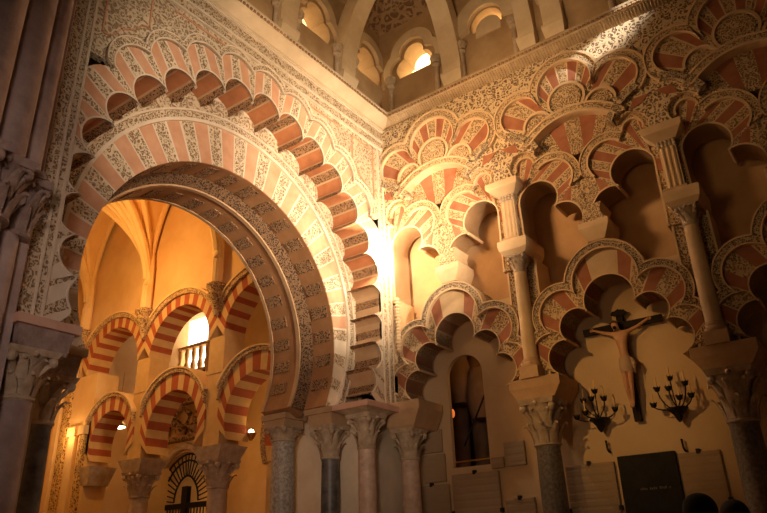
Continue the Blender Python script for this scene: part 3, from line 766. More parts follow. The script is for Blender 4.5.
# ---- piers with stacked engaged columns
def engaged(xc, tag_, full=True):
    out = []
    t = thing('carved_pier', 'narrow carved wall pier behind the stacked columns ' + tag_, 'pier', (xc, .2, 3.2)); out.append(t)
    bm = new(); plate(bm, [[(xc-.20, 3.2), (xc+.20, 3.2), (xc+.20, 4.75), (xc-.20, 4.75)]], -.42, -.035, FB, 0, 1); mesh('pier_face', bm, ['carveC', 'plainB'], t)
    bm = new()
    for s in (-1, 1): bar(bm, xc+s*.20-.012, xc+s*.20+.012, 3.2, 4.8, -.44, -.02, FB)
    mesh('edge_fillet', bm, 'plainB', t)
    # slender upper column
    t = thing('engaged_column', 'slender engaged upper column ' + tag_, 'column', (xc, -.04, 3.3)); out.append(t); x, y = xc+.01, -.05
    bm = new(); lathe(bm, [(.088, 3.46), (.090, 3.7), (.082, 4.62)], (x, y, 0), 24); mesh('shaft', bm, 'plainB', t, smooth=True)
    bm = new(); lathe(bm, [(.105, 3.36), (.115, 3.38), (.115, 3.41), (.10, 3.43), (.105, 3.45), (.095, 3.475)], (x, y, 0), 24); box(bm, (x-.12, y-.12, 3.22), (x+.12, y+.12, 3.36)); mesh('base', bm, 'tan', t, smooth=True)
    bm = new(); capital_mesh(bm, (x, y), 4.62, .080, 4.86, .125, 2, 8); mesh('capital', bm, 'capital', t, smooth=True)
    bm = new(); prof = [(.15, 4.86, .16), (.19, 4.92, .21), (.205, 5.0, .22), (.205, 5.06, .22)]
    rings = [[bm.verts.new((x+sx*w, yy, z)) for sx, yy in ((-1, y-d+.05), (1, y-d+.05), (1, .36), (-1, .36))] for w, z, d in prof]
    for a, b in zip(rings, rings[1:]):
        for i in range(4): face(bm, [a[i], a[(i+1)%4], b[(i+1)%4], b[i]])
    face(bm, rings[0]); face(bm, rings[-1]); mesh('impost', bm, 'plainB', t)
    # fluted pilaster over it
    px = xc+SH*.7
    t = thing('fluted_pilaster', 'short fluted pilaster with beaded capital ' + tag_, 'pilaster', (px, -.05, 5.06)); out.append(t)
    bm = new(); bar(bm, px-.10, px+.10, 5.14, 5.70, -.02, .075, FB)
    for k in range(-1, 2): strip(bm, arc((px+k*.058, 5.16), .0, 0, 1, 1), arc((px+k*.058, 5.16), .0, 0, 1, 1), 0, 0, FB) if False else tube(bm, [FB(px+k*.06, 5.15, .075), FB(px+k*.06, 5.69, .075)], .022, 8)
    mesh('shaft', bm, 'plainB', t)
    bm = new(); bar(bm, px-.125, px+.125, 5.06, 5.14, -.02, .11, FB); mesh('base', bm, 'tan', t)
    bm = new()
    for r_ in range(2):
        for k in range(5): ball(bm, FB(px-.09+k*.045, 5.72+r_*.05, .085), .024, seg=8, rings=6)
    bar(bm, px-.105, px+.105, 5.70, 5.79, -.02, .08, FB); mesh('capital', bm, 'capital', t)
    bm = new(); prof = [(.125, 5.78, .10), (.22, 5.86, .22), (.235, 5.88, .23), (.235, 5.955, .23)]
    rings = [[bm.verts.new((px+sx*w, yy, z)) for sx, yy in ((-1, -d), (1, -d), (1, .05), (-1, .05))] for w, z, d in prof]
    for a, b in zip(rings, rings[1:]):
        for i in range(4): face(bm, [a[i], a[(i+1)%4], b[(i+1)%4], b[i]])
    face(bm, rings[0]); face(bm, rings[-1]); mesh('cushion_impost', bm, 'plainB', t)
    return out
XP = [XC0-W/2+W*k for k in range(4)]
e1 = engaged(XP[1], 'between the window bay and the crucifix bay')
for o in e1: copy_tree(o, (W, 0, 0), o['label'].replace('between the window bay and the crucifix bay', 'right of the crucifix bay'))
bm = new(); plate(bm, [[(-.1, 3.2), (.11, 3.2), (.11, 4.75), (-.1, 4.75)]], -.42, -.02, FB, 0, 1)
cp = thing('corner_pier', 'narrow carved pier strip in the room corner above the pink corner column', 'pier', (0, .2, 3.2)); mesh('pier_face', bm, ['carveC', 'plainB'], cp)
bm = new(); tube(bm, [(.14, -.06, 3.95), (.14, -.06, 4.75)], .03, 8)
for k in range(16): ball(bm, (.14, -.06, 3.97+k*.05), .042, seg=8, rings=6)
mesh('beaded_moulding', bm, 'plainB', cp)

def big_impost(t, x, y, z0, z1, lo, hi):
    bm = new(); prof = [(lo, z0, .20), (lo*1.1, z0+.03, .22), (hi, z1-.11, .24), (hi*1.0, z1, .24)]
    rings = [[bm.verts.new((x+sx*w, yy, z)) for sx, yy in ((-1, y-d), (1, y-d), (1, .45), (-1, .45))] for w, z, d in prof]
    for a, b in zip(rings, rings[1:]):
        for i in range(4): face(bm, [a[i], a[(i+1)%4], b[(i+1)%4], b[i]])
    face(bm, rings[0]); face(bm, rings[-1]); return mesh('impost', bm, 'tan', t)
for i, (lb, ms) in enumerate((('dark speckled column with leafy capital left of the crucifix', 'darkmar2'), ('dark column in shadow right of the candle brackets', 'darkmar2'))):
    c = column('column', lb, XP[i+1]+.04, .06, .148, 2.42, 2.97, .23, ms, rot=.2); big_impost(c, XP[i+1]+.04, .10, 2.95, 3.22, .22, .33)
c = column('column', 'pink mottled marble column in the room corner left of the inscribed tablets', .14, .08, .125, 2.46, 2.87, .19, 'pinkmar', rot=.3)
big_impost(c, .16, .08, 2.87, 3.22, .20, .32)

# ---- dark room behind the arched window
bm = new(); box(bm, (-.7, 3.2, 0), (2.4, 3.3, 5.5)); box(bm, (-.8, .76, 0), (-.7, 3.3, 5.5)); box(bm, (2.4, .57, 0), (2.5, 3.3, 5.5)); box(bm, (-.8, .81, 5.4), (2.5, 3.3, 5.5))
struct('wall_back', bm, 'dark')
t = thing('vault_ribs', 'brown ribs and columns dimly seen inside the arched window', 'rib', (.8, 2.2, 0))
bm = new()
for x in (-.25, .05, .42, .72, 1.05):
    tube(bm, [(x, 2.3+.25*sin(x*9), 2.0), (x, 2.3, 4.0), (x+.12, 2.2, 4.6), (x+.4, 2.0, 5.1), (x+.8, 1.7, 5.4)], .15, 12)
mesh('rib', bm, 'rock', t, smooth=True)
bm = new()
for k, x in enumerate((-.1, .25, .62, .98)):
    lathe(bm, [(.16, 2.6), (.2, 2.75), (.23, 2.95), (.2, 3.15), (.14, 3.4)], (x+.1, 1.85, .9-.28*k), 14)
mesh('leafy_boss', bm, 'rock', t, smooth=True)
t = thing('stair_rail', 'thin dark slanting rail inside the arched window', 'rail', (.8, 1.0, 2.4)); bm = new(); tube(bm, [(.50, .95, 2.70), (1.10, .95, 3.72)], .014, 8); mesh('rail_bar', bm, 'iron', t)
t = thing('brass_rod', 'gleaming brass rod across the sill of the arched window', 'rod', (.84, .56, 2.42)); bm = new(); tube(bm, [(.55, .56, 2.44), (1.13, .56, 2.44)], .012, 10); mesh('rod_bar', bm, 'brass', t)
t = thing('red_lamp', 'small red-orange glowing lamp inside the left side of the arched window', 'lamp', (.50, 1.1, 3.4)); bm = new(); ball(bm, (.20, 1.2, 3.24), .035, sc=(1, 1, 1.9)); mesh('glass', bm, 'redglass', t, smooth=True)
bm = new(); lathe(bm, [(.02, .10), (.035, .12), (.01, .15)], (.22, 1.2, 3.22), 10); mesh('cap', bm, 'iron', t)

# ---- stone tablets on the lower wall
def tablet(name, label, x0, x1, z0, z1, mat='slab', y=.5, th=.045, pegs=True):
    t = thing(name, label, 'tablet', ((x0+x1)/2, y, z0))
    bm = new(); box(bm, (x0, y-th, z0), (x1, y, z1)); bmesh.ops.bevel(bm, geom=bm.edges[:], offset=.008, segments=1, affect='EDGES'); mesh('stone_panel', bm, mat, t)
    if pegs:
        bm = new()
        for x, z in (((x0+x1)/2, z1), (x0, (z0+z1)/2+.1), (x1, (z0+z1)/2+.1)): box(bm, (x-.018, y-th-.015, z-.02), (x+.018, y, z+.03))
        pieces('iron_clip', bm, 'iron', t)
    return t
tablet('stone_tablet', 'upper small inscribed stone tablet right of the pink corner column', .08, .42, 2.59, 2.90, pegs=False)
tablet('stone_tablet', 'lower small inscribed stone tablet just under the upper small one', .10, .45, 2.20, 2.565, pegs=False)
tablet('stone_tablet', 'wide inscribed stone slab below the two small tablets', -.06, .49, 1.10, 2.165)
tablet('stone_tablet', 'large tall inscribed stone slab under the arched window', .54, 1.24, 1.10, 2.27)
tablet('stone_tablet', 'square inscribed tablet to the right of the arched window', 1.35, 1.64, 2.30, 2.60, pegs=False)
tablet('stone_tablet', 'tiny broken stone block between the window sill and the square tablet', 1.15, 1.33, 2.29, 2.43, pegs=False)
tablet('stone_tablet', 'low inscribed slab under the square tablet beside the dark column', 1.30, 1.70, 1.10, 1.91)
tablet('stone_tablet', 'broad inscribed stone slab left of the black slate', 2.14, 2.74, 1.0, 2.23)
bs = tablet('slate_tablet', 'black slate tablet below the crucifix with a faint line of lettering', 2.79, 3.44, 1.0, 2.275, 'slabdk', pegs=False, th=.06)
bm = new()
for k in range(16):
    x = 3.0+k*.021; hgt = (.016, .022, .019)[k % 3]
    if k % 5 != 4: box(bm, (x, .436, 1.885), (x+.014, .441, 1.885+hgt*1.3))
mesh('lettering', bm, 'slabtxt', bs)
tablet('stone_tablet', 'inscribed stone slab right of the black slate', 3.46, 3.90, 1.0, 2.24)
for lb, x, z in (('small black iron hook left above the black slate', 2.70, 2.34), ('small black iron hook right above the black slate', 3.545, 2.26)):
    t = thing('iron_hook', lb, 'hook', (x, .5, z)); bm = new(); tube(bm, [(x+.01, .5, z), (x+.01, .45, z), (x, .44, z+.03), (x-.004, .44, z+.13)], .012, 8); mesh('hook_bar', bm, 'iron', t)

# ---- crucifix
cz = thing('crucifix', 'dark wooden crucifix with a carved hanging figure on the wall under the middle arch', 'crucifix', (3.12, .46, 2.64))
yc = .44
bm = new(); box(bm, (3.075, yc-.025, 2.64), (3.155, yc+.03, 4.0)); mesh('upright_beam', bm, 'wood', cz)
bm = new(); box(bm, (2.64, yc-.03, 3.755), (3.61, yc+.02, 3.835)); mesh('cross_beam', bm, 'wood', cz)
bm = new(); pts = [(-.10, 0), (-.07, .04), (-.03, .035), (0, .06), (.03, .035), (.07, .04), (.10, 0), (.06, -.03), (-.06, -.03)]
plate(bm, [[(3.115+a, 3.95+b) for a, b in pts]], -.42, -.40, FB); mesh('title_scroll', bm, 'wood', cz)

def skin_body(name, joints, edges, parent, mat, root, levels=2, loc=None):
    me = bpy.data.meshes.new(name)
    off = wloc(parent)
    me.from_pydata([Vector(j[0])-off for j in joints], edges, [])
    o = bpy.data.objects.new(name, me); COL.objects.link(o); o.parent = parent
    sk = o.modifiers.new('skin', 'SKIN'); sk.use_smooth_shade = True
    if not me.skin_vertices: 
        bpy.context.view_layer.update()
    for i, j in enumerate(joints):
        r = j[1] if isinstance(j[1], tuple) else (j[1], j[1])
        me.skin_vertices[0].data[i].radius = r
        me.skin_vertices[0].data[i].use_root = (i == root)
    sb = o.modifiers.new('sub', 'SUBSURF'); sb.levels = levels; sb.render_levels = levels
    dg = bpy.context.evaluated_depsgraph_get(); ev = o.evaluated_get(dg)
    m2 = bpy.data.meshes.new_from_object(ev); o.modifiers.clear(); o.data = m2
    m2.materials.clear(); m2.materials.append(MAT[mat])
    for p in m2.polygons: p.use_smooth = True
    return o

yb = yc-.085
J = [((3.115, yb, 3.34), (.062, .048)),   # 0 pelvis
     ((3.115, yb-.012, 3.46), (.052, .042)), ((3.112, yb-.015, 3.56), (.068, .05)), ((3.11, yb-.01, 3.655), (.07, .045)), ((3.10, yb-.01, 3.70), (.028, .028)), # 1..4 spine, neck
     ((3.085, yb-.035, 3.735), (.034, .036)), ((3.07, yb-.05, 3.785), (.045, .05)), ((3.068, yb-.045, 3.825), (.032, .036)),   # 5,6,7 head, bowed to one side
     ((3.035, yb, 3.685), .030), ((2.91, yb+.03, 3.735), .022), ((2.80, yb+.05, 3.79), .017), ((2.765, yb+.055, 3.80), (.020, .011)),  # 8..11 arm, viewer's left
     ((3.185, yb, 3.685), .030), ((3.31, yb+.03, 3.735), .022), ((3.42, yb+.05, 3.795), .017), ((3.455, yb+.055, 3.81), (.020, .011)), # 12..15 other arm
     ((3.08, yb, 3.27), .042), ((3.088, yb-.05, 3.04), .031), ((3.10, yb-.02, 2.84), .020), ((3.102, yb-.05, 2.78), (.018, .02)), # 16..19 leg
     ((3.15, yb, 3.27), .042), ((3.145, yb-.055, 3.04), .031), ((3.128, yb-.03, 2.84), .020), ((3.124, yb-.06, 2.78), (.018, .02))] # 20..23
E_ = [(0,1),(1,2),(2,3),(3,4),(4,5),(5,6),(6,7),(3,8),(8,9),(9,10),(10,11),(3,12),(12,13),(13,14),(14,15),(0,16),(16,17),(17,18),(18,19),(0,20),(20,21),(21,22),(22,23)]
fig = skin_body('figure', J, E_, cz, 'skin', 0)
bm = new(); lathe(bm, [(.070, 3.20), (.082, 3.24), (.080, 3.31), (.074, 3.38), (.066, 3.385)], (3.115, yb-.008, 0), 20)
for v in bm.verts: v.co.y = (yb-.008)+(v.co.y-(yb-.008))*.82
tube(bm, [(3.19, yb-.02, 3.36), (3.215, yb-.03, 3.28), (3.205, yb-.02, 3.18)], [.02, .028, .012], 8)
mesh('loincloth', bm, 'cloth', fig, smooth=True)
bm = new(); ball(bm, (3.066, yb-.032, 3.812), .046, sc=(1.05, 1.0, .85)); ball(bm, (3.048, yb-.02, 3.765), .034, sc=(.8, .9, 1.3)); ball(bm, (3.076, yb-.085, 3.742), .02, sc=(1, .7, 1.2)); mesh('hair_and_beard', bm, 'hairm', fig, smooth=True)
bm = new()
for k in range(14): a = 2*pi*k/14; ball(bm, (3.066+.046*cos(a), yb-.04+.05*sin(a), 3.818), .010, seg=6, rings=4)
mesh('thorn_crown', bm, 'woodbr', fig, smooth=True)
# fingers: short skinned tips on both palms
bm = new()
for sx, hx, hz in ((-1, 2.765, 3.80), (1, 3.455, 3.81)):
    for k in range(4): tube(bm, [(hx, yb+.05, hz-.012+.008*k), (hx+sx*.022, yb+.045, hz-.014+.010*k), (hx+sx*(.036-.004*abs(k-1.5)), yb+.035, hz-.016+.010*k)], [.0055, .005, .004], 6)
    tube(bm, [(hx-sx*.01, yb+.045, hz+.012), (hx+sx*.008, yb+.03, hz+.026)], [.006, .004], 6)
mesh('fingers', bm, 'skin', fig, smooth=True)

# ---- candle brackets
def sconce(x, z, label, cups):
    t = thing('candle_bracket', label, 'candelabra', (x, .5, z))
    bm = new(); lathe(bm, [(.008, -.03), (.03, 0), (.05, .05), (.085, .09), (.12, .115), (.115, .13), (.06, .135)], (x, .38, z), 20); tube(bm, [(x, .5, z+.06), (x, .38, z+.06)], .02, 8); mesh('wall_bowl', bm, 'iron', t, smooth=True)
    for cx, cy, cz_ in cups:
        bm = new()
        p0 = Vector((x, .38, z+.12)); p1 = Vector((cx, cy, cz_)); d = p1-p0
        m1 = p0 + Vector((d.x*.45, d.y*.5, -.02 if abs(d.x) > .15 else d.z*.4)); m2 = p0 + Vector((d.x*.9, d.y*.95, d.z*.45-.02))
        pts = [((1-s)**3*p0 + 3*s*(1-s)**2*m1 + 3*s*s*(1-s)*m2 + s**3*p1) for s in [i/10 for i in range(11)]]
        tube(bm, pts, .0075, 6)
        a = mesh('arm', bm, 'iron', t, smooth=True)
        bm = new(); lathe(bm, [(.010, -.012), (.026, -.002), (.034, .018), (.036, .036), (.030, .040), (.026, .022), (.008, .016)], p1, 14)
        for k in range(6):
            an = k*pi/3; tube(bm, [p1+Vector((.032*cos(an), .032*sin(an), .03)), p1+Vector((.040*cos(an), .040*sin(an), .052))], [.008, .003], 5)
        mesh('cup', bm, 'iron', a, smooth=True)
        bm = new(); lathe(bm, [(.0105, .01), (.0095, .16)], p1, 10); tube(bm, [p1+Vector((0, 0, .15)), p1+Vector((0, 0, .165))], .0015, 5); mesh('candle', bm, 'wax', a)
    return t
sconce(2.68, 2.59, 'wrought iron candle bracket with thin candles left of the crucifix foot',
       [(2.44, .30, 2.74), (2.55, .30, 2.92), (2.67, .24, 2.92), (2.69, .34, 3.02), (2.80, .30, 2.91), (2.91, .30, 2.77), (2.58, .22, 2.76)])
sconce(3.58, 2.59, 'wrought iron candle bracket with thin candles right of the crucifix foot',
       [(3.35, .30, 2.75), (3.42, .30, 2.92), (3.57, .34, 3.03), (3.56, .24, 2.90), (3.73, .30, 2.94), (3.77, .30, 2.80), (3.66, .22, 2.78)])

# =================================================================== UPPER GALLERY
ZG = 7.93
def trefoil_loop(uc, zb, r=.2, w=.24):
    L = [(uc-w, zb), (uc+w, zb)]
    cs = [(uc-.16, zb+.17, .20), (uc, zb+.40, .20), (uc+.16, zb+.17, .20)]
    arcs = lobes(cs, rad(-150), rad(150), (uc, zb), 14); pts = []
    for a in arcs: pts += a[1:] if pts else a
    pts = [p for p in pts if p[1] > zb+.02]
    return [(pts[0][0], zb)] + pts + [(pts[-1][0], zb)]
def halfloop(uc, zb, r):
    return [(uc+r*sin(a), zb+r*cos(a)) for a in [rad(-110+220*i/24) for i in range(25)]]
GA = [(-1.58, 8.80), (-.24, 8.80), (-2.95, 8.80), (-4.2, 8.8)]; GB = [(.56, 8.80), (1.96, 8.82), (3.42, 8.80), (4.85, 8.8)]
def gallery_wall(name, F, u0, u1, items, half_idx):
    loops = [[(u0, ZG-.1), (u1, ZG-.1), (u1, 9.95), (u0, 9.95)]]
    for i, (u, z) in enumerate(items): loops.append(halfloop(u, z+.25, .27) if i in half_idx else trefoil_loop(u, z))
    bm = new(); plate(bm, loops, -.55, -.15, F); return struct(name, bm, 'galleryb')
gallery_wall('wall_gallery_left', FA, -5.4, .5, GA, ())
gallery_wall('wall_gallery_right', FB, -.5, 6.5, GB, (1,))
k = 0
for F, items, mat in ((FA, GA, ['windim', 'windim', 'windim', 'windim']), (FB, GB, ['winpane']*4)):
    for i, (u, z) in enumerate(items):
        k += 1; bm = new(); bar(bm, u-.45, u+.45, z-.1, z+.75, -.56, -.50 if F is FB else -.5, F); struct('window_%d' % k, bm, mat[i])
def blind_arch(F, u, z, label, half=False):
    t = thing('gallery_arch', label, 'arch', F(u, ZG, -.1))
    T = lambda L: [(u+a, z+b) for a, b in L]
    bm = new()
    if half:
        L1, L2 = arc((0, .25), .30, rad(-100), rad(100), 30), arc((0, .25), .55, rad(-100), rad(100), 30)
        strip(bm, T(L1), T(L2), -.2, -.06, F)
        bm2 = new(); plate(bm2, [T([(-.20, .02)] + arc((.03, .12), .22, rad(-95), rad(95), 16) + [(.24, .02)])], -.42, -.12, F); mesh('lunette', bm2, 'gallery', t)  # half-disc added so the glowing pane reads as a lit soffit crescent
    else:
        c1 = [(-.24, .17, .22), (0, .42, .26), (.24, .17, .22)]; c2 = [(-.24, .17, .36), (0, .42, .44), (.24, .17, .36)]
        for p, q in zip(lobes(c1, rad(-125), rad(125), (0, 0), 16), lobes(c2, rad(-110), rad(110), (0, -.3), 16)): strip(bm, T(p), T(q), -.2, -.08, F)
    mesh('lobed_band', bm, 'gallery', t)
    bm = new()
    for s in (-1, 1):
        p = F(u+s*.46, 0, -.09)
        lathe(bm, [(.055, ZG), (.045, ZG+.08), (.042, z-.17)], (p.x, p.y, 0), 12)
    pieces('colonnette', bm, 'farstone', t, smooth=True)
    bm = new()
    for s in (-1, 1):
        p = F(u+s*.46, 0, -.09); lathe(bm, [(.045, z-.18), (.075, z-.14), (.06, z-.10), (.10, z-.02), (.10, z+.02)], (p.x, p.y, 0), 12)
    pieces('colonnette_capital', bm, 'capital', t, smooth=True)
    return t
blind_arch(FA, *GA[0], 'pale lobed window arch on the left gallery, second from the room corner')
blind_arch(FA, *GA[1], 'small lobed window arch on the left gallery beside the room corner')
blind_arch(FA, *GA[2], 'pale lobed window arch far up the left gallery, third from the room corner')
blind_arch(FB, *GB[0], 'lobed window arch on the right gallery beside the room corner, brightly lit')
blind_arch(FB, *GB[1], 'round window arch with glowing crescent, second on the right gallery', True)
blind_arch(FB, *GB[2], 'lobed window arch on the right gallery, third from the room corner')

def rib(label, base, direction, width=.33, span=5.0, z0=ZG, rise=None, horse=False):
    """semicircular rib springing at base and crossing the room in `direction`"""
    b = Vector((*base, 0)); d = Vector((*direction, 0)); s = Vector((-d.y, d.x, 0))
    t = thing('vault_rib', label, 'rib', (base[0], base[1], z0))
    R = span/2; zs = z0+.38; bm = new(); n = 36; rings = []
    for i in range(n+1):
        a = pi*i/n
        for_in, for_out = R-.0, R+.26
        ring = []
        for rr, sg in ((for_in, -1), (for_in, 1), (for_out, 1), (for_out, -1)):
            p = b + d*(R + .0 - rr*cos(a)) + s*sg*width/2; ring.append(bm.verts.new((p.x, p.y, zs+rr*sin(a)*1.0)))
        rings.append(ring)
    for A, B in zip(rings, rings[1:]):
        for k in range(4): face(bm, [A[k], A[(k+1)%4], B[(k+1)%4], B[k]])
    face(bm, rings[0]); face(bm, rings[-1]); mesh('arch_rib', bm, 'gallery', t)
    bm = new(); w = width/2
    def ring4(off0, off1, ww, z):
        return [bm.verts.new((b + d*o + s*g*ww + Vector((0, 0, z)))) for o, g in ((off0, -1), (off0, 1), (off1, 1), (off1, -1))]
    rr = [ring4(-.30, -.02, w*.92, z0), ring4(-.30, -.02, w*.92, z0+.12), ring4(-.30, .06, w*1.12, z0+.36), ring4(-.30, .06, w*1.12, zs+.02)]
    for A, B in zip(rr, rr[1:]):
        for k in range(4): face(bm, [A[k], A[(k+1)%4], B[(k+1)%4], B[k]])
    face(bm, rr[0]); face(bm, rr[-1]); mesh('springer', bm, 'gallery', t)
    return t
rib('curved vault rib springing from the left gallery next to the room corner', (-.02, -.92), (1, 0))
rib('curved vault rib springing from the left gallery far from the corner', (-.02, -2.30), (1, 0))
rib('curved vault rib springing from the right gallery next to the room corner', (1.33, .02), (0, -1))
rib('curved vault rib springing from the right gallery right of the crescent window', (2.62, .02), (0, -1), .26)
rib('pale vault rib springing from the right gallery above the sunlit cornice', (3.05, .02), (0, -1), .3)
rib('dim vault rib springing from the right gallery near the upper edge', (4.4, .02), (0, -1), .3)
# brown vault between the ribs
bm = new()
def quad(bm, a, b, c, d, m=0): face(bm, [bm.verts.new(p) for p in (a, b, c, d)], m)
quad(bm, (-.2, -5.6, 9.9), (-.2, .2, 9.9), (1.3, -1.2, 11.6), (1.3, -5.6, 11.6)); quad(bm, (-.2, .2, 9.9), (6.5, .2, 9.9), (6.5, -1.2, 11.6), (1.3, -1.2, 11.6))
quad(bm, (1.3, -1.2, 11.6), (6.5, -1.2, 11.6), (6.5, -5.6, 11.6), (1.3, -5.6, 11.6))
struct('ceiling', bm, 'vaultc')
t = thing('vault_boss', 'round carved boss on the brown vault over the left gallery', 'boss', (.35, -1.6, 10.5)); bm = new()
lathe(bm, [(.16, -.03), (.17, .03), (.12, .05), (.10, .02), (.05, .03), (0.001, .05)], (0, 0, 0), 20)
bmesh.ops.transform(bm, matrix=Matrix.Translation((.16, -1.25, 10.28)) @ Matrix.Rotation(rad(131), 4, 'Y'), verts=bm.verts[:]); mesh('rosette', bm, 'vaultb', t, smooth=True)

# =================================================================== NAVE BEYOND THE ARCH
PX_ = [-1.74, -3.87, -6.0, -8.13]; WF = 2.13; TH = -.5
def far_arch(xc, up, label, k=1.0):
    t = thing('striped_arch', label, 'arch', (xc, .25, 5.0 if up else 3.2))
    T = lambda L: [(xc+a, b) for a, b in L]
    n = 96; K = lambda L: [(p[0]*k, 3.5+(p[1]-3.5)*(k if not up else 1)) for p in L]
    if up:
        a = pi/2; p = arc((0, 5.0), .87, -a, a, n); q = arc((0, 4.92), 1.10+.06, -rad(74), rad(74), n); o = arc((0, 4.92), 1.10+.17, -rad(71), rad(71), n); lo = 1.065
        nv = 21
    else:
        a = rad(118); p = arc((0, 3.50), .72, -a, a, n); q = arc((0, 3.62), .92, -rad(104), rad(104), n); o = arc((0, 3.62), 1.01, -rad(98), rad(98), n); lo = .90
        nv = 19
    q = clip(q, -lo, lo, 3.1); o = clip(o, -lo, lo, 3.1); p, q, o = K(p), K(q), K(o)
    bm = new(); mm = []
    for i in range(n): mm.append(int((i+.5)/n*nv) % 2)
    strip(bm, T(p), T(q), TH, 0, FB, [1-m for m in mm], back=True); mesh('voussoirs', bm, ['farred', 'farcream'], t)
    if up: q = arc((0, 4.92), 1.16, -rad(66.5), rad(66.5), n); o = arc((0, 4.92), 1.27, -rad(57), rad(57), n)
    else: q = K(arc((0, 3.62), .92, -rad(76), rad(76), n)); o = K(arc((0, 3.62), 1.01, -rad(62), rad(62), n))
    bm = new(); strip(bm, T(q), T(o), TH, .05, FB, back=True); mesh('carved_band', bm, 'farcarve', t)
    bm = new(); strip(bm, T(offs(q, o, .85)), T(offs(q, o, 1.15)), TH, .075, FB); mesh('band_fillet', bm, 'orangeR', t)
    return t
def far_pillar(x, label, lo=3.1):
    t = thing('arcade_pillar', label, 'pillar', (x, .25, lo)); bm = new(); box(bm, (x-.20, .03, lo), (x+.20, .47, 5.02)); mesh('pillar_block', bm, 'farcream', t)
    bm = new(); box(bm, (x-.215, .015, 4.35), (x+.215, .485, 4.40)); mesh('string_course', bm, 'farcream', t)
    return t
names = ['right', 'middle', 'left']
for i in range(3):
    xc = (PX_[i]+PX_[i+1])/2
    far_arch(xc, True, 'upper red and cream striped arch, %s of the row in the orange nave' % names[i])
    far_arch(xc if i < 2 else -6.84, False, 'lower red and cream horseshoe arch, %s of the row in the orange nave' % names[i], 1.0 if i < 2 else .86)
for i in (1, 2):
    x = PX_[i]; w = ('right', 'left')[i-1]
    far_pillar(x, 'plain square pillar between the striped arches, %s of the orange nave' % w)
    c = column('arcade_column', 'marble column carrying the striped arches, %s of the orange nave' % w, x, .25, .17, 2.42, 2.88, .26, 'farstone', 'farstone')
    bm = new(); frustum(bm, (x, .25), 2.88, (.24, .24), 3.1, (.36, .30)); mesh('impost', bm, 'farstone', c)
bm = new()   # wall over the arcade, following the upper bands
low = []
for i in (2, 1, 0):
    xc = (PX_[i]+PX_[i+1])/2; low += [(xc+a, b) for a, b in clip(arc((0, 4.92), 1.22, -rad(60), rad(60), 24), -1.065, 1.065)]
plate(bm, [[(-9.0, 5.0), (PX_[3]-.2, 5.0)] + low + [(-1.4, 5.4), (-1.4, 10.2), (-9.0, 10.2)]], TH+.05, -.04, FB); struct('wall_nave', bm, 'orange')
# vault fans
def fan(x, label):
    t = thing('rib_fan', label, 'vault ribs', (x, -.05, 5.75))
    dirs = [(1.06, -.06), (.95, -1.4), (1.0, -2.6), (.45, -2.6), (0, -2.6), (-.45, -2.6), (-1.0, -2.6), (-.95, -1.4), (-1.06, -.06)]
    curves = []
    for k, (dx, dy) in enumerate(dirs):
        H = 2.3 if k in (0, 8) else 2.0; c = []
        for i in range(21):
            s = i/20*pi/2; e = 1-cos(s)
            c.append(Vector((x+dx*e + .03*(k-4)*(1-e)*.5, -.06-.05*(4-abs(k-4))/4 + dy*e, 6.5+H*sin(s))))
        curves.append([Vector((c[0].x, c[0].y, 5.75))] + c)
    for k, c in enumerate(curves):
        r = .06 if k in (0, 8) else (.085 if k in (2, 4, 6) else .065)
        bm = new(); tube(bm, c, r, 8); mesh('rib', bm, 'orangeR', t, smooth=True)
    bm = new()
    lathe(bm, [(.10, 5.70), (.16, 5.80), (.13, 5.84), (.19, 5.95), (.18, 6.0), (.12, 6.03)], (x, -.08, 0), 16); tube(bm, [(x, -.08, 5.72), (x, -.06, 5.4)], [.10, .03], 12)
    mesh('corbel_capital', bm, 'farcarve', t, smooth=True)
    bm = new()
    for A, B in zip(curves, curves[1:]):
        va, vb = [bm.verts.new(p+Vector((0, .05, .05))) for p in A[1:]], [bm.verts.new(p+Vector((0, .05, .05))) for p in B[1:]]
        for i in range(20): face(bm, [va[i], va[i+1], vb[i+1], vb[i]])
    mesh('vault_web', bm, 'orange', t, smooth=True)
    return t
f0 = fan(PX_[1], 'fan of slender ribs above the right-hand pillar of the orange nave')
copy_tree(f0, (-WF, 0, 0), 'fan of slender ribs above the left-hand pillar of the orange nave')
copy_tree(f0, (-2*WF, 0, 0), 'fan of slender ribs at the far left end of the orange nave')
bm = new(); box(bm, (-9.0, -6, 8.75), (-1.6, .4, 8.85)); struct('ceiling', bm, 'orange')
# end wall of the nave with gilded strips
bm = new(); box(bm, (-9.5, -6.5, 0), (-9.2, 4.6, 10)); struct('wall_end', bm, 'orange')
bm = new(); box(bm, (-9.25, 0.0, 0), (-7.50, .5, 5.0)); struct('wall_end_respond', bm, 'orange')
for x, w, mt, lb in ((-8.72, .16, 'orangeR', 'plain pilaster strip closest to the black marble column'), (-8.40, .20, 'goldc', 'carved gilded pilaster strip between two plain strips'),
                     (-8.02, .22, 'orangeR', 'broad plain pilaster strip glowing under the lamp'), (-7.66, .16, 'goldc', 'carved gilded strip beside the left striped horseshoe arch')):
    t = thing('gilded_pilaster', lb, 'pilaster', (x, -.04, 0)); top = 5.0 if x < -8.1 else 3.75
    bm = new(); box(bm, (x-w/2, -.07, .3), (x+w/2, .01, top)); mesh('strip_shaft', bm, mt, t)
    bm = new(); box(bm, (x-w*.65, -.10, 0), (x+w*.65, .01, .3)); box(bm, (x-w*.65, -.11, top), (x+w*.65, .01, top+.18)); pieces('strip_moulding', bm, 'orangeR', t)
bm = new(); frustum(bm, (-7.45, .22), 2.75, (.10, .22), 3.1, (.24, .30)); ot = thing('wall_impost', 'carved bracket under the left foot of the left horseshoe arch', 'bracket', (-7.45, .22, 2.75)); mesh('impost_block', bm, 'farstone', ot)
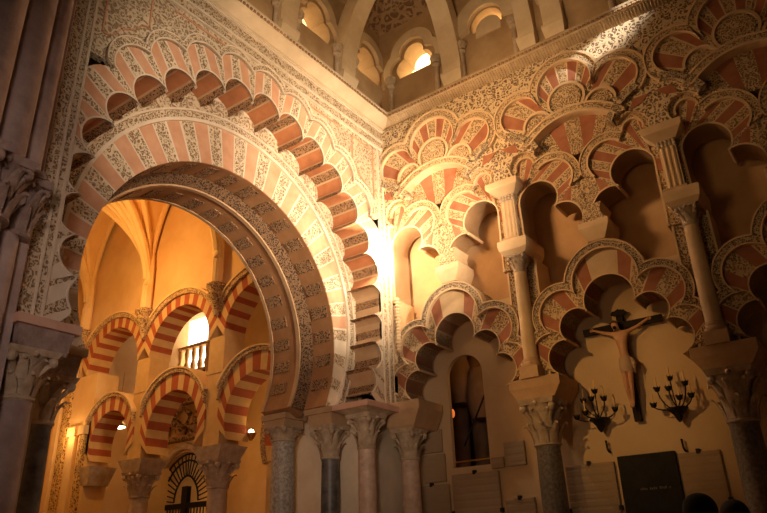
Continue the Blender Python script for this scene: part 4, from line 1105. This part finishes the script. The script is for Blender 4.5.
# rear wall, gate, windows
YB = 3.2
GX, GH = -8.5, 1.05
def pointed(c, h, zs, za, n=12):
    L = []
    for i in range(n+1): t = i/n; L.append((c+h*cos(t*pi/2)**1.15, zs+(za-zs)*sin(t*pi/2)))
    return L + [(2*c-p[0], p[1]) for p in L[:-1][::-1]]
gate_hole = [(GX-GH, .05), (GX+GH, .05)] + pointed(GX, GH, 2.75, 3.80)
bm = new(); plate(bm, [[(-14, 0), (-1.0, 0), (-1.0, 10), (-14, 10)], gate_hole, [(-9.35, 5.15), (-8.0, 5.15), (-8.0, 7.35), (-9.35, 7.35)], [(-12.1, 6.7), (-11.4, 6.7), (-11.4, 7.9), (-12.1, 7.9)]], -YB-.3, -YB, FB)
struct('wall_rear', bm, 'orange')
for k_, (a, b, c, d) in enumerate(((-9.45, -7.9, 5.05, 7.45), (-12.2, -11.3, 6.6, 8.0))):
    bm = new(); box(bm, (a, YB+.32, c), (b, YB+.36, d)); struct('window_%d' % (9+k_), bm, 'winfar')
t = thing('window_lattice', 'black iron lattice across the lower part of the bright far window', 'lattice', (-8.68, YB-.02, 5.1)); bm = new()
for k_ in range(7): tube(bm, [(-9.3+k_*.21, YB-.03, 5.1), (-9.3+k_*.21, YB-.03, 5.75)], .02, 6)
for z in (5.3, 5.5, 5.72): tube(bm, [(-9.35, YB-.03, z), (-8.0, YB-.03, z)], .025, 6)
mesh('bars', bm, 'iron', t)
t = thing('window_tracery', 'cream turned stone balusters standing in the bright far window', 'tracery', (-8.68, YB+.1, 5.8)); bm = new()
for k_ in range(5): lathe(bm, [(.05, 0), (.08, .15), (.04, .3), (.07, .5), (.05, .62)], (-9.2+k_*.27, YB+.12, 5.85), 10)
box(bm, (-9.34, YB+.04, 5.76), (-8.01, YB+.2, 5.86)); box(bm, (-9.34, YB+.04, 6.47), (-8.01, YB+.2, 6.55)); mesh('balustrade', bm, 'farcream', t, smooth=True)
t = thing('iron_gate', 'black iron gate with fan-shaped grille under a pointed arch in the far wall', 'gate', (GX, YB, 0)); bm = new()
for k_ in range(19): x = GX-GH+.06+k_*(2*GH-.12)/18; tube(bm, [(x, YB+.1, .05), (x, YB+.1, 2.55)], .018, 6)
mesh('bars', bm, 'iron', t)
bm = new(); box(bm, (GX-GH, YB+.05, 2.5), (GX+GH, YB+.15, 2.62)); box(bm, (GX-.10, YB+.04, .05), (GX+.10, YB+.16, 3.0)); mesh('rails', bm, 'iron', t)
bm = new()
ol = pointed(GX, GH*.98, 2.75, 3.76, 10); il = pointed(GX, GH*.42, 2.66, 3.25, 10)
for a, b in zip(ol, il): tube(bm, [FB(b[0], b[1], -YB-.1), FB(a[0], a[1], -YB-.1)], .016, 6)
for L in (ol, il, offs(ol, il, .3)): tube(bm, [FB(p[0], p[1], -YB-.1) for p in L], .024, 6)
mesh('fan_grille', bm, 'iron', t)
bm = new(); p0 = [FB(p[0], p[1], -YB+.06) for p in pointed(GX, GH*1.06, 2.6, 3.92, 14)]; tube(bm, p0, .09, 8); mesh('arch_moulding', bm, 'farstone', t, smooth=True)
bm = new(); box(bm, (-10.5, 6.5, 0), (-6.5, 6.6, 5)); struct('wall_beyond_gate', bm, 'goldc')
# carved stone relief over the gate
t = thing('stone_relief', 'brown carved stone relief with scrolls over the iron gate', 'relief', (-8.2, 2.9, 4.0)); bm = new()
box(bm, (-9.4, 2.95, 4.05), (-7.2, 3.2, 4.15)); box(bm, (-9.3, 3.0, 4.95), (-7.3, 3.2, 5.08))
lathe(bm, [(.001, -.1), (.34, -.08), (.42, 0), (.36, .06), (.28, .02), (.001, .05)], (0, 0, 0), 24)
bmesh.ops.transform(bm, matrix=Matrix.Translation((-7.75, 3.05, 4.5)) @ Matrix.Rotation(rad(90), 4, 'X'), verts=[v for v in bm.verts if abs(v.co.x) < .5 and abs(v.co.y) < .5])
for s in (-1, 1):
    for k_ in range(3): ball(bm, (-8.3+s*(.25+.22*k_), 3.05, 4.3+.16*k_), .15-.02*k_, seg=10, rings=8)
tube(bm, [(-9.2, 3.05, 4.2), (-8.9, 3.0, 4.6), (-8.5, 3.0, 4.85), (-8.2, 3.0, 4.65), (-8.3, 3.0, 4.4)], .07, 8); mesh('carving', bm, 'retable', t, smooth=True)
# second arcade seen through the right-hand arch
t = thing('striped_arch', 'smaller red and cream striped arch standing behind the right-hand horseshoe arch', 'arch', (-3.0, 1.7, 3.0))
n = 60; a = rad(112); p = [(-2.95+q[0], q[1]) for q in arc((0, 3.35), .85, -a, a, n)]; q = [(-2.95+q[0], q[1]) for q in arc((0, 3.45), 1.22, -a, a, n)]
bm = new(); strip(bm, p, q, -2.1, -1.6, FB, [int((i+.5)/n*15) % 2 for i in range(n)], back=True); mesh('voussoirs', bm, ['farcream', 'farred'], t)
bm = new(); strip(bm, q, [(-2.95+1.08*(x+2.95), 3.45+1.08*(z-3.45)) for x, z in q], -2.1, -1.56, FB, back=True); mesh('carved_band', bm, 'farcarve', t)
bm = new(); box(bm, (-4.15, 1.65, 0), (-3.82, 2.05, 3.02)); box(bm, (-2.08, 1.65, 0), (-1.75, 2.05, 3.02)); pieces('jamb', bm, 'farcream', t)
# lamps of the nave
t = thing('pendant_lamp', 'round white pendant lamp shining under the left striped arch', 'lamp', (-7.79, .8, 4.0)); bm = new(); lathe(bm, [(.16, .02), (.17, .05), (.05, .20), (.02, .24)], (-7.79, .8, 4.0), 20); tube(bm, [(-7.79, .8, 4.22), (-7.79, .8, 5.2)], .01, 6); mesh('shade', bm, 'brass', t, smooth=True)
bm = new(); lathe(bm, [(.14, 0), (.15, .02)], (-7.79, .8, 4.0), 20); mesh('bulb_disc', bm, 'lampE', t)
t = thing('wall_sconce', 'small glowing lamp on the pier beside the granite column', 'lamp', (-3.54, .5, 3.3)); bm = new(); lathe(bm, [(.03, 0), (.09, .10), (.10, .12)], (-3.52, .62, 3.22), 16); mesh('bowl', bm, 'brass', t); bm = new(); ball(bm, (-3.52, .62, 3.36), .05); mesh('bulb', bm, 'lampE', t, smooth=True)

# =================================================================== FLOOR AND PEOPLE
bm = new(); box(bm, (-16, -14, -.1), (14, 8, 0)); struct('floor', bm, 'floorm')

def person(px_, py_, h, face_dir, label, mj):
    """standing figure looking at the wall; face_dir = heading angle"""
    t = thing('person', label, 'person', (px_, py_, 0)); k = h/1.75
    f = Vector((cos(face_dir), sin(face_dir), 0)); r = Vector((f.y, -f.x, 0)); o = Vector((px_, py_, 0))
    W_ = lambda s, fw, z: o + r*s*k + f*fw*k + Vector((0, 0, z*k))
    J = [(W_(0, 0, .95), (.15, .11)), (W_(0, .0, 1.12), (.145, .105)), (W_(0, .01, 1.30), (.165, .115)), (W_(0, 0, 1.43), (.10, .085)), (W_(0, .005, 1.50), (.058, .058)),
         (W_(.19, 0, 1.40), .062), (W_(.24, -.02, 1.12), .047), (W_(.20, .10, .90), .037), (W_(-.19, 0, 1.40), .062), (W_(-.24, -.02, 1.12), .047), (W_(-.20, .10, .90), .037),
         (W_(.09, 0, .86), .085), (W_(.10, .015, .48), .062), (W_(.105, -.02, .09), .046), (W_(.12, .12, .04), (.045, .035)),
         (W_(-.09, 0, .86), .085), (W_(-.10, .015, .48), .062), (W_(-.105, -.02, .09), .046), (W_(-.12, .12, .04), (.045, .035))]
    E_ = [(0,1),(1,2),(2,3),(3,4),(3,5),(5,6),(6,7),(3,8),(8,9),(9,10),(0,11),(11,12),(12,13),(13,14),(0,15),(15,16),(16,17),(17,18)]
    skin_body('body', J, E_, t, mj, 0)
    JH = [(W_(0, .0, 1.46), .055), (W_(0, .015, 1.54), .056), (W_(0, .03, 1.60), (.074, .08)), (W_(0, .015, 1.68), (.078, .092)), (W_(0, .02, 1.70), (.05, .06)), (W_(0, .125, 1.615), .014), (W_(0, .10, 1.625), .018)]
    hd = skin_body('head', JH, [(0,1),(1,2),(2,3),(3,4),(2,6),(6,5)], t, 'face', 0)
    bm = new(); c = W_(0, -.01, 1.655); ball(bm, c, .115*k, seg=20, rings=14, sc=(1.0, 1.0, .98))
    bmesh.ops.delete(bm, geom=[v for v in bm.verts if (v.co-c).dot(f) > .055*k and v.co.z < c.z+.06*k or v.co.z < c.z-.10*k], context='VERTS')
    mesh('hair', bm, 'hairm', hd, smooth=True)
    bm = new()
    for s in (-1, 1):
        ball(bm, W_(s*.034, .088, 1.645), .011*k, seg=8, rings=6); ball(bm, W_(s*.083, .01, 1.625), .022*k, seg=8, rings=6, sc=(.6, .8, 1.4))
    ball(bm, W_(0, .092, 1.575), .018*k, seg=8, rings=6, sc=(1, 1, .4)); mesh('face_features', bm, 'face', hd, smooth=True)
    for s in (-1, 1):
        bm = new(); w = W_(s*.20, .10, .90); ball(bm, w+Vector((0, 0, -.045*k))+f*.01, .034*k, sc=(.7, 1, 1.4), seg=10, rings=8)
        for q in range(4):
            b0 = w + f*(.03-.02*q)*k + Vector((0, 0, -.085*k)); L_ = (.065, .075, .07, .055)[q]*k
            tube(bm, [b0, b0+Vector((0, 0, -L_*.5))-r*s*.008, b0+Vector((0, 0, -L_))-r*s*.02], [.0095, .009, .007], 6)
        tube(bm, [w+f*.03*k+Vector((0, 0, -.03*k)), w+f*.055*k+Vector((0, 0, -.06*k)), w+f*.06*k+Vector((0, 0, -.09*k))-r*s*.01], [.011, .010, .008], 6)
        mesh('hand', bm, 'face', t, smooth=True)
    return t

person(4.34, -2.99, 1.585, rad(108), 'left of two dark-haired heads at the bottom edge, person in black jacket', 'jacket')
person(4.30, -1.70, 1.60, rad(104), 'right of two dark-haired heads at the bottom edge, person in dark blue jacket', 'jacketb')

# =================================================================== LIGHT
def lamp(kind, name, loc, energy, color, target=None, size=.1, spot=60, blend=.5, size_y=None):
    d = bpy.data.lights.new(name, kind); d.energy = energy; d.color = color
    if kind == 'SPOT': d.spot_size = rad(spot); d.spot_blend = blend; d.shadow_soft_size = size
    elif kind == 'AREA':
        d.size = size
        if size_y: d.shape = 'RECTANGLE'; d.size_y = size_y
    else: d.shadow_soft_size = size
    o = bpy.data.objects.new(name, d); COL.objects.link(o); o.location = loc
    if target: o.rotation_euler = (Vector(target)-Vector(loc)).to_track_quat('-Z', 'Y').to_euler()
    return o
WARM = (1, .78, .52); AMBER = (1, .60, .24); ORANGE = (1, .52, .15)
# floodlight fixed in the room corner at capital height
lamp('POINT', 'corner_floodlight', (.20, -.36, 5.42), 85, WARM, size=.05)
# floodlights washing the left wall, the right wall, the crucifix and the vault
lamp('SPOT', 'left_wall_floodlight', (3.9, -2.0, 4.6), 1700, (1, .80, .55), (0, -.8, 5.9), .25, 62, .95)
lamp('SPOT', 'left_wall_fill', (5.0, -5.6, 4.8), 1150, (1, .78, .54), (0, -3.1, 6.2), .25, 46, 1.0)  # added second key, evens out the falloff on the left wall
lamp('SPOT', 'right_wall_floodlight', (.8, -3.0, 6.1), 400, (1, .60, .27), (1.9, 0, 6.2), .35, 84, 1.0)
lamp('SPOT', 'far_right_fill', (3.0, -4.6, 4.4), 60, AMBER, (5.2, 0, 5.4), .5, 60, 1.0)  # added fill with no fixture, lifts the right end of the wall
lamp('SPOT', 'crucifix_spot', (1.3, -5.2, 4.9), 360, (1, .55, .17), (2.85, .4, 3.1), .08, 30, 1.0)
lamp('SPOT', 'vault_floodlight', (2.6, -4.4, 5.2), 400, (1, .68, .36), (.8, -.2, 9.2), .2, 80, .8)
lamp('POINT', 'niche_lamp', (.45, .28, 5.0), 2, ORANGE, size=.05)
# daylight falling through a high window on to the frieze
lamp('SPOT', 'daylight_shaft', (8.6, -2.2, 9.7), 5200, (1, .95, .85), (3.58, -.05, 7.52), .1, 6.5, .9)
lamp('SPOT', 'front_fill', (5.2, -9.2, 3.2), 520, (1, .76, .62), (-.2, -3.2, 3.9), .8, 46, 1.0)  # added fill from the camera side, not an actual source
lamp('SPOT', 'lower_wall_fill', (2.6, -6.5, 2.6), 105, (1, .66, .36), (1.6, .4, 2.9), .3, 46, 1.0)  # added fill, brightens the plaster below the right wall's arches
lamp('SPOT', 'pier_fill', (3.2, -6.2, 2.2), 200, (1, .72, .45), (-.4, -.8, 2.9), .3, 30, 1.0)  # added fill, lifts the dark capitals of the right pier
# nave lamps
lamp('POINT', 'nave_lamp_vault', (-5.2, -1.7, 6.3), 170, ORANGE, size=.25)
lamp('POINT', 'nave_lamp_left', (-7.6, -1.6, 4.2), 24, ORANGE, size=.15)
lamp('POINT', 'nave_lamp_behind', (-4.9, 1.6, 5.0), 12, ORANGE, size=.15)
lamp('POINT', 'nave_lamp_pendant', (-7.79, .8, 3.9), 9, AMBER, size=.1)
lamp('POINT', 'nave_uplight', (-8.02, -.30, 3.75), 9, AMBER, size=.04)
lamp('POINT', 'sconce_light', (-3.45, .75, 3.5), 6, ORANGE, size=.04)
lamp('POINT', 'gate_glow', (-8.5, 5.2, 2.6), 14, ORANGE, size=.1)
lamp('POINT', 'dark_room_lamp', (1.7, .95, 4.6), 13, ORANGE, size=.1)

w = bpy.data.worlds.new('World'); S.world = w; w.use_nodes = True
w.node_tree.nodes['Background'].inputs['Color'].default_value = (.50, .30, .18, 1); w.node_tree.nodes['Background'].inputs['Strength'].default_value = .03

cam = bpy.data.cameras.new('Camera'); cam.sensor_width = 36; cam.lens = 31.858; cam.clip_end = 200
co = bpy.data.objects.new('Camera', cam); COL.objects.link(co)
co.matrix_world = Matrix(((.80656383, .26336316, .52923967, 5.4), (.59021335, -.30846878, -.74598607, -7.78), (-.03321133, .9140497, -.40424022, 1.3), (0, 0, 0, 1)))
S.camera = co
S.view_settings.view_transform = 'Standard'; S.view_settings.look = 'None'; S.view_settings.gamma = 1; S.view_settings.use_curve_mapping = False
S.view_settings.exposure = 0.0
